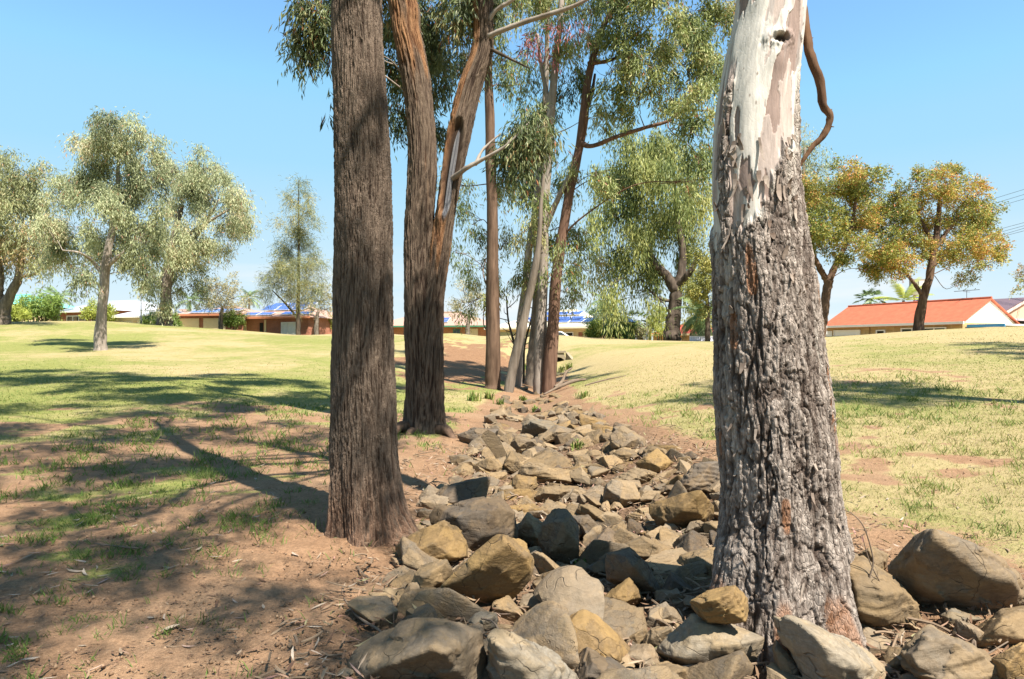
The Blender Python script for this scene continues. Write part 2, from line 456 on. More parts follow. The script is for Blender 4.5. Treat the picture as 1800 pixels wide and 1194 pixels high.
CRY = np.array([-2, 2, 3, 5, 8, 12, 16, 20, 27, 36, 60])
CRX = np.array([1.0, 1.0, .95, .75, .72, .6, .45, .5, 1.2, 2.6, 4])
CRW = np.array([1.5, 1.5, 1.5, 1.35, 1.35, 1.3, 1.0, .9, .7, .7, .5])
def creek(x, y):
    """signed distance ratio from the creek centre line (1 = bank)"""
    return (x - np.interp(y, CRY, CRX)) / np.interp(y, CRY, CRW)
def ground_z(x, y, fine=True):
    x = np.atleast_1d(np.asarray(x, float)); y = np.atleast_1d(np.asarray(y, float))
    w = _warp(x, y)
    z = np.concatenate([_tps(w[i:i + 20000], _cp) @ _W[:_n] for i in range(0, len(w), 20000)]) + _W[_n] + w @ _W[_n + 1:]
    u = creek(x, y)
    z = z - 0.2 * np.exp(-(u * 0.95) ** 2 * 1.6) * sstep(34, 24, y) * sstep(-3, 1, y)
    if fine:
        q = np.stack([x, y, 0 * x], 1)
        for tx, ty, hh, ww in ((-1.25, 5.4, -.05, .7), (-1.5, 11.8, .05, 1.1), (1.52, 3.95, .05, .8)):      # soil level round the trunks
            z = z + hh * np.exp(-((x - tx) ** 2 + (y - ty) ** 2) / ww ** 2)
        z = z + 0.03 * vn(q * 0.9, 5) * sstep(40, 20, np.abs(y)) + 0.05 * vn(q * 0.21, 6) * sstep(8, 20, np.abs(y))
    return z
def gz(x, y):
    return float(ground_z([x], [y])[0])
def G(px, d):
    """the ground under pixel column px at distance d"""
    x = (px - 900.0) / F * d
    return np.array([x, d, gz(x, d)])
_dd = np.concatenate([np.linspace(2.2, 12, 300), np.linspace(12.05, 62, 500)])
def hit(px, py):
    """where the view ray through (px, py) first meets the ground"""
    x = (px - 900.0) / F * _dd
    z = EYE - (py - HOR) / F * _dd
    b = np.nonzero(z <= ground_z(x, _dd))[0]
    d = _dd[b[0]] if len(b) else 60.0
    return d

def masks(x, y):
    """dirt (bare soil), dry (straw coloured), red (red clay bank), 0..1"""
    q = np.stack([x, y, 0 * x], 1)
    n1 = fbm(q * 0.55, 4, 21); n2 = fbm(q * 2.2, 4, 31); n3 = fbm(q * 0.16, 3, 41)
    u = np.abs(creek(x, y))
    cre = sstep(1.75, 1.05, u + 0.35 * n1) * sstep(34, 26, y)
    e1 = np.sqrt(((x + 1.3) / 2.35) ** 2 + ((y - 6.0) / 6.5) ** 2)            # trampled soil under the two front trunks
    left = sstep(1.2, 0.5, e1 + 0.6 * n1 + 0.5 * n2)
    e3 = np.sqrt(((x + 4.6) / 5.5) ** 2 + ((y - 10.5) / 5.2) ** 2)
    left2 = sstep(1.15, 0.4, e3 + 1.0 * n1 + 0.8 * n2) * 0.9
    e2 = np.sqrt(((x + 2.2) / 3.9) ** 2 + ((y - 33) / 11.0) ** 2)
    bank = 0.9 * sstep(1.02, 0.5, e2 + 0.7 * n1 + 0.5 * n2)
    e4 = np.sqrt(((x - 4.6) / 2.6) ** 2 + ((y - 28) / 9.0) ** 2)
    bank2 = 0.22 * sstep(1.1, 0.5, e4 + 0.6 * n1)
    e5 = np.sqrt(((x - 2.3) / 1.5) ** 2 + ((y - 3.9) / 1.35) ** 2)
    right = sstep(1.2, 0.7, e5 + 0.35 * n1 + 0.3 * n2)
    speck = 0.85 * sstep(0.12, 0.5, n2 + 0.5 * n1) * sstep(30, 12, y) * sstep(-1.5, 2.5, x)
    dirt = np.clip(np.maximum.reduce([cre, left, left2, bank, bank2, right, speck]), 0, 1)
    dry = np.clip(0.40 + 0.75 * n3 + 0.35 * n1 + 0.5 * sstep(-2, 5, x) - 0.12 * sstep(-3, -8, x) + 0.35 * sstep(38, 56, y), 0, 1)
    red = np.clip(bank + 0.6 * bank2 + 0.25 * sstep(18, 28, y), 0, 1)
    return dirt, dry, red

def _axis(half, near, n, a):
    t = np.linspace(-1, 1, n)
    s = np.sinh(t * a) / math.sinh(a)
    return s * half
gx = _axis(420.0, .05, 420, 9.2) + 0.0
gy_f = np.concatenate([np.linspace(-60, -6, 20), np.linspace(-5.4, 1.6, 16)])
gy_n = 1.8 + (np.sinh(np.linspace(0, 1, 420) * 6.6) / math.sinh(6.6)) * 560
gy = np.concatenate([gy_f, gy_n])
GX, GY = np.meshgrid(gx, gy)
fx, fy = GX.ravel(), GY.ravel()
fz = ground_z(fx, fy)
gd, gdry, gred = masks(fx, fy)
qq = np.stack([fx, fy, 0 * fx], 1)
nearm = sstep(16, 6, np.hypot(fx, fy))
fz = fz + nearm * gd * (0.03 * fbm(qq * 4, 5, 51) + 0.012 * vn(qq * 15, 52))
nx, ny = len(gx), len(gy)
i = np.arange(ny - 1)[:, None] * nx + np.arange(nx - 1)[None, :]
gq = np.stack([i, i + 1, i + nx + 1, i + nx], -1).reshape(-1, 4)

k = NT('ground_surface', 0.95, 0.12)
nA = k.noise(1.3, 6, 0.6); nB = k.noise(7.0, 6, 0.65); nC = k.noise(38.0, 5, 0.7); nD = k.noise(160.0, 3, 0.7)
green = k.mix(k.ramp(nB, [(0.3, 0.0), (0.7, 1.0)]), (0.125, 0.142, 0.036), (0.225, 0.215, 0.068))
straw = k.mix(k.ramp(nB, [(0.3, 0.0), (0.7, 1.0)]), (0.255, 0.2, 0.094), (0.335, 0.265, 0.135))
dryf = k.math('ADD', k.attr('dry'), k.math('MULTIPLY', k.math('SUBTRACT', nA, 0.5), 1.3))
dryf = k.math('ADD', dryf, k.math('MULTIPLY', k.math('SUBTRACT', nC, 0.5), 0.9))
lawn = k.mix(k.ramp(dryf, [(0.25, 0.0), (0.8, 1.0)]), green, straw)
lawn = k.mix(1.0, lawn, k.ramp(nD, [(0.25, 0.6), (0.5, 1.0), (0.75, 1.4)]), 'MULTIPLY')
soil = k.mix(k.ramp(nB, [(0.3, 0.0), (0.7, 1.0)]), (0.2, 0.115, 0.064), (0.285, 0.172, 0.1))
soil = k.mix(k.ramp(k.noise(0.9, 4, 0.5), [(0.45, 0.0), (0.7, 0.8)]), soil, (0.27, 0.175, 0.105))
clay = k.mix(k.ramp(nB, [(0.3, 0.0), (0.7, 1.0)]), (0.15, 0.078, 0.042), (0.25, 0.145, 0.078))
soil = k.mix(k.attr('red'), soil, clay)
soil = k.mix(k.math('MULTIPLY', k.attr('gap_shade_litter'), .75), soil, k.mix(nC, (0.075, 0.048, 0.03), (0.16, 0.105, 0.066)))  # shadow between the stones and brown litter, painted as darker creek-bed soil
cr_ = k.voro(9.0, 'DISTANCE_TO_EDGE', stretch=(1, 1, 1))
soil = k.mix(1.0, soil, k.ramp(nC, [(0.25, 0.6), (0.5, 1.0), (0.78, 1.3)]), 'MULTIPLY')
soil = k.mix(1.0, soil, k.ramp(nD, [(0.3, 0.75), (0.7, 1.2)]), 'MULTIPLY')
bits = k.voro(55.0)
soil = k.mix(k.ramp(bits, [(0.08, 0.6), (0.16, 0.0)]), soil, (0.42, 0.31, 0.2))
df = k.math('ADD', k.attr('dirt'), k.math('MULTIPLY', k.math('SUBTRACT', nC, 0.5), 0.9))
df = k.math('ADD', df, k.math('MULTIPLY', k.math('SUBTRACT', nB, 0.5), 0.5))
k.color(k.mix(k.ramp(df, [(0.35, 0.0), (0.62, 1.0)]), lawn, soil))
h = k.math('ADD', k.math('MULTIPLY', nC, 0.8), k.math('MULTIPLY', nD, 0.4))
h = k.math('ADD', h, k.math('MULTIPLY', k.ramp(cr_, [(0.0, 0.0), (0.06, 1.0)]), 0.0))
k.bump(h, 0.8, 0.03)
ground = npmesh('ground', np.stack([fx, fy, fz], 1), gq, k.m, None, True, vattr={'dirt': gd, 'dry': gdry, 'red': gred, 'gap_shade_litter': sstep(1.25, .8, np.abs(creek(fx, fy)) + .2 * vn(qq * 1.5, 64)) * sstep(20, 12, fy)})
tag(ground, 'lawns sloping down to a bare earth swale with a stony creek bed', 'ground', kind='structure')

# ------------------------------------------------------------------ blades, litter: things nobody could count
def blade_field(name, n, region, length, width, lean, mat, label, want, tint0, clump=0.0, seed=1):
    r = np.random.default_rng(seed)
    x0, x1, y0, y1 = region
    # density falls with distance as seen from the path
    t = r.random(n * 3)
    y = y0 * (y1 / y0) ** t
    x = (r.random(n * 3) * 2 - 1) * 0.82 * y
    ok = (x > x0) & (x < x1)
    x, y = x[ok], y[ok]
    d, dry, red = masks(x, y)
    q = np.stack([x, y, 0 * x], 1)
    cl = fbm(q * 3.3, 3, 61) * 0.6 + fbm(q * 11, 2, 62) * 0.4
    keep = r.random(len(x)) < want(d, dry, cl, x, y)
    x, y, d, dry = x[keep][:n], y[keep][:n], d[keep][:n], dry[keep][:n]
    m = len(x)
    z = ground_z(x, y) - 0.008
    sc = np.sqrt(np.maximum(y, 3) / 5.0)
    L = length * (0.5 + r.random(m)) * np.minimum(sc, 1.5); Wd = width * (0.6 + 0.8 * r.random(m)) * np.clip(y / 5.0, 0.8, 5)
    a = r.random(m) * 2 * math.pi
    b = np.stack([x, y, z], 1)
    side = np.stack([np.cos(a), np.sin(a), 0 * a], 1) * Wd[:, None] * 0.5
    a2 = r.random(m) * 2 * math.pi; ln = lean * (0.3 + r.random(m))
    tip = b + np.stack([np.cos(a2) * ln, np.sin(a2) * ln, np.ones(m)], 1) * (L / np.sqrt(1 + ln ** 2))[:, None]
    mid = b * 0.45 + tip * 0.55 + np.array([0, 0, 1]) * (L * 0.13)[:, None]
    v = np.stack([b - side, b + side, mid + side * 0.7, tip, mid - side * 0.7], 1).reshape(-1, 3)
    i5 = np.arange(m)[:, None] * 5
    qd = i5 + np.array([[0, 1, 2, 4]]); tr = i5 + np.array([[4, 2, 3]])
    ti = np.clip(tint0 + 0.55 * dry + 0.35 * (r.random(m) - 0.5), 0, 1)
    o = npmesh(name, v, [qd, tr], mat, None, False, fattr={'tint': np.concatenate([ti, ti])})
    return tag(o, label, 'grass', kind='stuff')
GRASS_MAT = leaf_mat('grass_blade', [(0.0, (0.10, 0.155, 0.03)), (0.3, (0.22, 0.24, 0.065)), (0.6, (0.33, 0.285, 0.115)), (1.0, (0.42, 0.345, 0.19))], 0.3, 0.6, 0.2)
blade_field('lawn_grass', 150000, (-60, 60, 2.4, 40), 0.03, 0.0042, 1.3, GRASS_MAT, 'short mown lawn grass, green to straw coloured, on both sides of the creek bed',
            lambda d, dry, cl, x, y: np.clip(1.0 - d * 1.35 + 0.9 * cl, 0.0, 1) * 0.75 * sstep(34, 10, y), 0.05, seed=3)
blade_field('weed_grass', 70000, (-7, 9, 2.4, 16), 0.075, 0.006, 1.3, GRASS_MAT, 'loose green weed patches growing in the trampled soil and along the creek edge',
            lambda d, dry, cl, x, y: np.clip((cl - np.where(x < -1.2, .02, .1)) * 3.2, 0, 1) * np.clip(1.05 - d, np.where(x < -1.2, 0.75 * sstep(-1.2, -2.4, x), 0.03), 1) * sstep(0.9, 1.3, np.abs(creek(x, y))), -0.25, seed=4)

LITTER_MAT = leaf_mat('dry_leaf', [(0.0, (0.085, 0.045, 0.028)), (0.4, (0.17, 0.10, 0.06)), (0.7, (0.25, 0.175, 0.11)), (0.86, (0.34, 0.28, 0.22)), (0.94, (0.3, 0.15, 0.12)), (1.0, (0.2, 0.22, 0.10))], 0.05, 0.7, 0.2)
def litter(name, n, xs, ys, zs, Lr, Wr, label, seed, tilt=0.25, tint=None):
    """curled fallen gum leaves: six-point crescents"""
    r = np.random.default_rng(seed); m = len(xs)
    L = Lr * (0.45 + 0.9 * r.random(m)); Wd = Wr * (0.5 + 0.9 * r.random(m))
    a = r.random(m) * 2 * math.pi
    f = np.stack([np.cos(a), np.sin(a), (r.random(m) - 0.5) * 2 * tilt], 1)
    s_ = np.stack([-np.sin(a), np.cos(a), (r.random(m) - 0.5) * 2 * tilt], 1)
    c = np.stack([xs, ys, zs], 1)
    bend = (r.random(m) - 0.5) * 0.5 * L
    up = np.array([0, 0, 1.0])
    pts = []
    for t, w, hgt in ((-0.5, 0.0, 0.25), (-0.15, 0.5, 0.0), (-0.15, -0.5, 0.0), (0.2, 0.42, 0.0), (0.2, -0.42, 0.0), (0.5, 0.0, 0.3)):
        pts.append(c + f * (t * L)[:, None] + s_ * (w * Wd + bend * (t * t * 2 - 0.2))[:, None] + up * (hgt * Wd * r.random(m))[:, None])
    v = np.stack(pts, 1).reshape(-1, 3)
    i6 = np.arange(m)[:, None] * 6
    qd = i6 + np.array([[1, 3, 4, 2]])
    tr = np.concatenate([i6 + np.array([[0, 1, 2]]), i6 + np.array([[3, 5, 4]])])
    ti = r.random(m) if tint is None else tint + 0.2 * r.random(m)
    o = npmesh(name, v, [qd, tr], LITTER_MAT, None, False, fattr={'tint': np.concatenate([ti, ti, ti])})
    return tag(o, label, 'leaf litter', kind='stuff')
r = np.random.default_rng(11)
m = 4200
ly = 2.7 * (16 / 2.7) ** r.random(m); lx = (r.random(m) * 2 - 1) * 0.8 * ly
kp = r.random(m) < np.where(lx > 1.5, 0.55, 0.4)
lx, ly = lx[kp], ly[kp]
litter('leaf_litter', 0, lx, ly, ground_z(lx, ly) + 0.012, 0.085, 0.013, 'dry fallen gum leaves scattered over the soil and grass', 12)
m = 170
ly = 2.7 + 7 * r.random(m) ** 1.4; lx = -0.3 - 3.6 * r.random(m)
litter('long_fallen_leaves', 0, lx, ly, ground_z(lx, ly) + 0.014, 0.12, 0.019, 'long pale crescent gum leaves lying on the trodden soil', 15, .25, tint=.6 + .3 * r.random(m))
m = 24000
ly = 2.5 * (13 / 2.5) ** r.random(m); lx = (r.random(m) * 2 - 1) * 0.8 * ly
kp = r.random(m) < np.clip(.38 + 1.4 * fbm(np.stack([lx * 1.3, ly * 1.3, 0 * lx], 1), 3, 63) + .5 * masks(lx, ly)[0], .04, 1) * .8
lx, ly = lx[kp], ly[kp]
litter('leaf_crumbs', 0, lx, ly, ground_z(lx, ly) + 0.008, 0.028, 0.008, 'small broken brown leaf and bark crumbs drifted over the soil', 14, .3, tint=.05 + .45 * r.random(len(lx)))
m = 7500
ly = 2.6 + 8 * r.random(m) ** 1.7; lx = np.interp(ly, CRY, CRX) + (r.random(m) * 2 - 1) * np.interp(ly, CRY, CRW) * 1.35 + 0.5 * (r.random(m) < 0.3)
litter('creek_litter', 0, lx, ly, ground_z(lx, ly) + 0.02 + 0.05 * r.random(m), 0.075, 0.012, 'brown leaf and bark litter caught between the creek stones', 13, 0.7)
def _ico(n):
    bm = bmesh.new(); bmesh.ops.create_icosphere(bm, subdivisions=n, radius=1.0)
    v = np.array([p.co[:] for p in bm.verts]); f = np.array([[x.index for x in q.verts] for q in bm.faces]); bm.free()
    return v / np.linalg.norm(v, axis=1)[:, None], f
ICO1 = _ico(2)
# clods and grit on the bare soil
m = 9000
ly = 2.4 * (13 / 2.4) ** r.random(m); lx = (r.random(m) * 2 - 1) * 0.8 * ly
dm = masks(lx, ly)[0]; kp = (r.random(m) < dm * 0.9); lx, ly = lx[kp], ly[kp]; m = len(lx)
cs = 0.004 + 0.012 * r.random(m) ** 3; lz = ground_z(lx, ly) + cs * 0.3
ov = np.array([[1, 0, 0], [0, 1, 0], [-1, 0, 0], [0, -1, 0], [0, 0, 1], [0, 0, -1.0]])
ot = np.array([[0, 1, 4], [1, 2, 4], [2, 3, 4], [3, 0, 4], [1, 0, 5], [2, 1, 5], [3, 2, 5], [0, 3, 5]])
cv = np.stack([lx, ly, lz], 1)[:, None, :] + ov[None] * cs[:, None, None] * (0.6 + 0.7 * r.random((m, 6, 1)))
ct = (np.arange(m)[:, None, None] * 6 + ot[None]).reshape(-1, 3)
k = NT('soil_clod', 0.95, 0.1); k.color(k.mix(k.attr('tint'), (0.12, 0.07, 0.04), (0.3, 0.2, 0.125)))
tag(npmesh('soil_clods', cv.reshape(-1, 3), ct, k.m, None, True, fattr={'tint': np.repeat(r.random(m), 8)}), 'crumbs of earth and grit on the bare soil', 'soil crumbs', kind='stuff')
# bark strips and twigs around the foot of the pale gum
tw = MB()
for j in range(760):
    if j < 300:
        a = rng.random() * 6.283; rr = 0.5 + rng.random() ** 1.5 * 1.5
        c = np.array([1.5 + rr * math.cos(a), 3.85 + rr * math.sin(a) * 0.8])
    else:
        yy = 2.8 + 9 * rng.random() ** 1.5
        c = np.array([np.interp(yy, CRY, CRX) + (rng.random() * 2 - 1) * 2.1, yy])
    L = 0.06 + 0.26 * rng.random() ** 2; a = rng.random() * 6.283
    z0 = gz(*c) + 0.02 + 0.05 * rng.random()
    dv = np.array([math.cos(a), math.sin(a), (rng.random() - 0.5) * 0.5]) * L
    p0 = np.array([c[0], c[1], z0]); bw = (rng.random(3) - 0.5) * 0.25 * L
    tw.tube([p0 - dv / 2, p0 + bw, p0 + dv / 2], [0.005 * rng.random() + 0.003] * 3, 5, rows=5)
k = NT('twig_wood', 0.9, 0.15); k.color(k.mix(k.noise(20, 3), (0.09, 0.055, 0.035), (0.27, 0.2, 0.135)))
tag(tw.build('twig_litter', k.m), 'dry twigs and thin bark sticks strewn at the foot of the pale gum', 'twig litter', kind='stuff')

# ------------------------------------------------------------------ the big trunks (bark is modelled)
BARK_TONE = bark_mat('rough_bark_tone', 70.0)
BARK_TONE_FINE = bark_mat('fibrous_bark_tone', 90.0, (1, 1, 0.07))

def wrap_trunk(path, zs, seg, bark, flare):
    """path rows (x, y, z, r) -> verts, quads, colours. bark(th, s, P, R) gives (outward offset, rgb); flare(th, z) multiplies the radius"""
    path = np.asarray(path, float)
    o = np.argsort(path[:, 2]); path = path[o]
    dense = spline(path, 400)
    cx = np.interp(zs, dense[:, 2], dense[:, 0]); cy = np.interp(zs, dense[:, 2], dense[:, 1]); rr = np.interp(zs, dense[:, 2], dense[:, 3])
    th = np.linspace(0, 2 * math.pi, seg, endpoint=False)
    T, Z = np.meshgrid(th, zs)
    Rm = rr[:, None] * flare(T, Z)
    off, colr = bark(T.ravel(), Z.ravel(), Rm.ravel())
    Rm = Rm + off.reshape(Rm.shape)
    v = np.stack([cx[:, None] + Rm * np.cos(T), cy[:, None] + Rm * np.sin(T), Z], -1).reshape(-1, 3)
    n = len(zs)
    i = np.arange(n - 1)[:, None] * seg; j = np.arange(seg)[None, :]; j2 = (j + 1) % seg
    q = np.stack([i + j, i + j2, i + seg + j2, i + seg + j], -1).reshape(-1, 4)
    return v, q, colr

def lerp(a, b, t):
    t = np.asarray(t)[:, None]
    return np.asarray(a) * (1 - t) + np.asarray(b) * t

def pxpath(rows, d, top):
    out = []
    for y, x0, x1 in rows:
        c = P((x0 + x1) / 2, y, d)
        out.append((c[0], c[1], c[2], (x1 - x0) / 2 / F * d))
    return out + top

# --- trunk with dark fibrous bark, in front
D1 = 5.45
zs = np.concatenate([np.linspace(-0.45, 4.5, 860), np.linspace(4.55, 13, 60)])
def bark1(T, Z, Rm):
    c, s = np.cos(T), np.sin(T)
    w = fbm(np.stack([c * 1.2, s * 1.2, Z * 0.9], 1), 3, 71)
    q = np.stack([c * 15 + 1.8 * w, s * 15 + 1.8 * w, Z * 6.5 + 3.2 * w], 1)
    a = 1 - np.abs(vn(q, 72)) * 2
    b = 1 - np.abs(vn(q * np.array([2.1, 2.1, 3.0]), 73)) * 2
    f = fbm(np.stack([c * 34 + 2 * w, s * 34, Z * 16 + 3 * w], 1), 3, 74)
    ridge = np.clip(0.5 * a + 0.4 * b + 0.75 * f, -1, 1)
    lump = fbm(np.stack([c * 1.5, s * 1.5, Z * 1.4], 1), 3, 75)
    crease = sstep(0.25, 0.0, np.abs(vn(np.stack([c * 3.2 + .3 * w, s * 3.2 + .3 * w, Z * .8], 1), 77)))
    off = 0.0125 * ridge + 0.016 * lump - (0.026 * np.exp(-np.maximum(Z, 0) / .45) + .006) * crease
    t = sstep(-0.7, 0.85, ridge)
    col = lerp((0.045, 0.029, 0.02), (0.165, 0.122, 0.09), t)
    big = sstep(0.1, 0.5, fbm(np.stack([c * 1.8, s * 1.8, Z * 1.1], 1), 3, 76))
    col = col * (1 - 0.25 * big[:, None])
    low = sstep(0.75, 0.0, Z) * sstep(-0.1, 0.5, f + 0.4)
    col = col * (1 - low[:, None]) + lerp((0.07, 0.035, 0.022), (0.2, 0.122, 0.08), t) * low[:, None]
    return off, col
def flare1(T, Z):
    z0 = -0.02
    h = np.clip((Z - z0) / 0.42, -0.6, 6)
    lob = 0.3 + 0.35 * np.cos(5 * T + 0.9) + 2.3 * np.exp(-((np.angle(np.exp(1j * (T - R(-28))))) / 0.34) ** 2) + 0.4 * np.exp(-((np.angle(np.exp(1j * (T - R(-105))))) / 0.35) ** 2)
    return 1 + 0.42 * lob * np.exp(-h * 1.7) + 0.10 * np.cos(5 * T + 0.9) * np.exp(-h * 0.6)
top1 = [(-1.27, D1, 6.0, .165), (-1.4, D1 + .1, 8.5, .13), (-1.5, D1 + .3, 11, .08), (-1.5, D1 + .3, 13.2, .03)]
path1 = pxpath([(0, 585, 668), (150, 587, 677), (300, 590, 685), (450, 589, 687), (600, 586, 689), (700, 585, 693), (850, 585, 698), (930, 590, 702), (1060, 590, 704)], D1, top1)
v, q, c1 = wrap_trunk(path1, zs, 440, bark1, flare1)
t_iron = empty('gum_tree', (path1[8][0], D1, gz(path1[8][0], D1)), 'tall straight trunk with dark brown finely furrowed bark standing in front of the trodden soil', 'tree', 'trees along the creek')
npmesh('trunk', v, q, BARK_TONE_FINE, t_iron, True, vcol=c1, vattr={'rug': np.ones(len(v))})

ro = MB()
for a_, L_, r_0 in ((-30, .6, .075), (15, .5, .06)):
    cx_, cy_ = path1[8][0], D1; ca, sa = math.cos(R(a_)), math.sin(R(a_))
    pts = []
    for t_, up_ in ((.16, .20), (.30, .075), (.30 + L_ * .35, .012), (.30 + L_ * .7, -.012), (.30 + L_, -.07)):
        x_, y_ = cx_ + ca * t_ - sa * .05 * math.sin(t_ * 9), cy_ + sa * t_ + ca * .05 * math.sin(t_ * 9); pts.append([x_, y_, gz(x_, y_) + up_])
    ro.tube(pts, [r_0, r_0 * .95, r_0 * .7, r_0 * .5, r_0 * .25], 12, rows=40, wob=.3, seed=int(a_) % 7)
ro.build('root', bark_plain('root_bark', (0.045, 0.027, 0.018), (0.19, 0.125, 0.082), 16.0, (1, 1, .5), .8), t_iron, True)
# --- pale gum on the creek bank: rough plated butt, smooth cream and pink bark above
D3 = 3.95
zs = np.concatenate([np.linspace(-0.5, 3.75, 760), np.linspace(3.8, 13, 60)])
_vgrey = np.array([0.40, 0.33, 0.28]); 
RUG = []
def bark3(T, Z, Rm):
    c, s = np.cos(T), np.sin(T)
    A = np.angle(np.exp(1j * (T - R(-90)))) / math.pi * 180.0        # degrees round from the side that faces the path, + = right
    w = fbm(np.stack([c * 1.6, s * 1.6, Z * 1.4], 1), 4, 81)
    w2 = fbm(np.stack([c * 4.5, s * 4.5, Z * 4.0], 1), 3, 82)
    edge = 2.12 + 0.5 * sstep(-25, 25, A) + 0.25 * w + 0.12 * w2 - 0.35 * sstep(120, 180, np.abs(A))
    strip = np.maximum(sstep(9, 5, np.abs(A + 62 - 5 * w)) * sstep(3.1, 2.9, Z), sstep(10, 5, np.abs(A - 52 + 8 * w)) * sstep(3.2, 2.9, Z))
    rough = np.maximum(sstep(0.04, -0.04, Z - edge), strip * (w2 > -0.15))
    # interlaced furrows between flaking, ledged plates
    q = np.stack([c * 7.5 + 1.0 * w2 + .8 * w, s * 7.5 + 1.0 * w2, Z * 2.1 + 1.3 * w], 1)
    v1 = np.abs(vn(q, 83)); v2 = np.abs(vn(q * np.array([2.0, 2.0, 2.3]) + 5, 93))
    crack1 = sstep(0.15, 0.04, v1) * sstep(-.55, .1, vn(q * .45 + 9, 98)); crack2 = sstep(0.15, 0.03, v2)
    tn = fbm(np.stack([c * 3.4 + .5 * w, s * 3.4 + .5 * w, Z * 2.6], 1), 5, 94, gain=.58) * 5.5
    lev = np.floor(tn); terr = lev + sstep(0.0, 0.16, tn - lev)
    g1, g2, gid = cells(np.stack([c * 10 + 1.2 * w2, s * 10 + 1.2 * w2, Z * 12 + 2.5 * w], 1), 84)
    flake = sstep(0.0, 0.14, g2 - g1)
    xs = np.abs(vn(np.stack([c * 2.5, s * 2.5, Z * 8.5 + 1.5 * w + 1.2 * w2], 1), 95)); cross = sstep(0.10, 0.02, xs)
    fine = fbm(np.stack([c * 15, s * 15, Z * 30], 1), 4, 85)
    off_r = 0.0042 * terr - 0.019 * crack1 - 0.008 * crack2 - 0.009 * cross + 0.005 * (gid - .5) * flake + 0.007 * fine
    plate = lerp((0.145, 0.112, 0.092), (0.325, 0.272, 0.232), sstep(0.1, 0.9, 0.35 * gid + 0.65 * _hash(lev + 40, 0 * lev, 0 * lev, 7) + 0.3 * fine))
    plate = plate * (0.8 + 0.35 * sstep(-0.4, 0.6, fine))[:, None]
    crack = np.array([0.062, 0.043, 0.033])
    k_ = np.clip((1 - .9 * crack1) * (1 - .75 * crack2) * (1 - .6 * cross) * (.65 + .35 * flake), 0, 1)
    col_r = crack * (1 - k_[:, None]) + plate * k_[:, None]
    rn = vn(np.stack([c * 3.6, s * 3.6, Z * 3.2], 1), 91)
    rust = .7 * sstep(0.74, 0.8, rn) * (Z > .5) + sstep(0.35, 0.6, vn(np.stack([c * 3, s * 3, Z * 2.4], 1), 96)) * sstep(0.32, 0.1, Z) * 0.6
    rust = rust * sstep(-.6, .2, fine + .5 * gid)
    col_r = col_r * (1 - rust[:, None]) + np.array([0.25, 0.105, 0.042]) * rust[:, None]
    palepatch = sstep(0.28, 0.36, vn(np.stack([c * 4.6 + w2, s * 4.6 + w2, Z * 2.0 + w2], 1), 97)) * sstep(0.3, 1.3, Z)
    col_r = col_r * (1 - 0.75 * palepatch[:, None]) + np.array([0.40, 0.35, 0.30]) * 0.75 * palepatch[:, None]
    off_r = off_r - 0.004 * palepatch
    # smooth bark
    p1, p2, pid = cells(np.stack([c * 2.2 + 0.9 * w, s * 2.2 + 0.9 * w, Z * 2.0 + 0.8 * w + 0.5 * w2], 1), 87)
    m1 = sstep(0.52, 0.56, pid + 0.15 * w2)
    m2 = sstep(0.78, 0.82, pid + 0.1 * w2)
    col_s = lerp((0.48, 0.445, 0.395), (0.35, 0.285, 0.25), m1)
    col_s = col_s * (1 - m2[:, None]) + np.array([0.225, 0.165, 0.14]) * m2[:, None]
    stain = sstep(0.25, 0.6, fbm(np.stack([c * 7, s * 7, Z * 0.9], 1), 3, 88))
    col_s = col_s * (1 - 0.35 * stain[:, None]) + np.array([0.28, 0.28, 0.27]) * 0.35 * stain[:, None]
    dot = sstep(0.12, 0.08, cells(np.stack([c * 5, s * 5, Z * 9], 1), 89)[0])
    col_s = col_s * (1 - 0.75 * dot[:, None]) + np.array([0.12, 0.085, 0.06]) * 0.75 * dot[:, None]
    off_s = 0.006 * w - 0.004 * m2 - 0.003 * m1 + 0.002 * w2
    # healed branch knot facing the path
    kx = A * math.pi / 180 * Rm - 0.02; kz = Z - 3.19
    kr = np.sqrt((kx / 0.06) ** 2 + (kz / 0.042) ** 2) * (1 + .35 * w2) + .25 * fine
    ring = np.exp(-((kr - 1.0) / 0.42) ** 2); hole = sstep(0.85, 0.3, kr)
    off_s = off_s + 0.016 * ring * sstep(-.06, .02, kz) - 0.022 * hole + 0.012 * fine * sstep(2.4, 1.0, kr) + 0.02 * np.exp(-((kx / .05) ** 2 + ((kz + .1) / .1) ** 2))
    col_s = col_s * (1 - hole[:, None]) + np.array([0.04, 0.028, 0.02]) * hole[:, None]
    crk = sstep(0.25, 0.5, fine) * sstep(2.6, 1.2, kr)
    off_s = off_s - 0.006 * crk; col_s = col_s * (1 - 0.6 * crk[:, None])
    t = rough[:, None]; RUG.append(rough)
    return off_s * (1 - rough) + (off_r + 0.016) * rough, col_s * (1 - t) + col_r * t
def flare3(T, Z):
    h = np.clip((Z + 0.02) / 0.36, -0.7, 8)
    ang = lambda a, w: np.exp(-((np.angle(np.exp(1j * (T - R(a))))) / w) ** 2)
    lob = 0.25 + 0.2 * np.cos(6 * T) + 0.75 * ang(-155, 0.33) + 0.35 * ang(-60, 0.3) + 0.45 * ang(-20, 0.3) + 0.4 * ang(120, .4) + 0.3 * ang(-105, .25)
    return 1 + 0.42 * lob * np.exp(-h * 1.5) + 0.05 * np.cos(7 * T + 1) * np.exp(-h * 0.5) + 0.012 * np.cos(9 * T) 
top3 = [(1.56, D3 - .02, 4.4, .185), (1.6, D3, 6.0, .165), (1.3, D3 + .2, 8.5, .13), (1.0, D3 + .1, 11, .07), (.9, D3, 13.2, .03)]
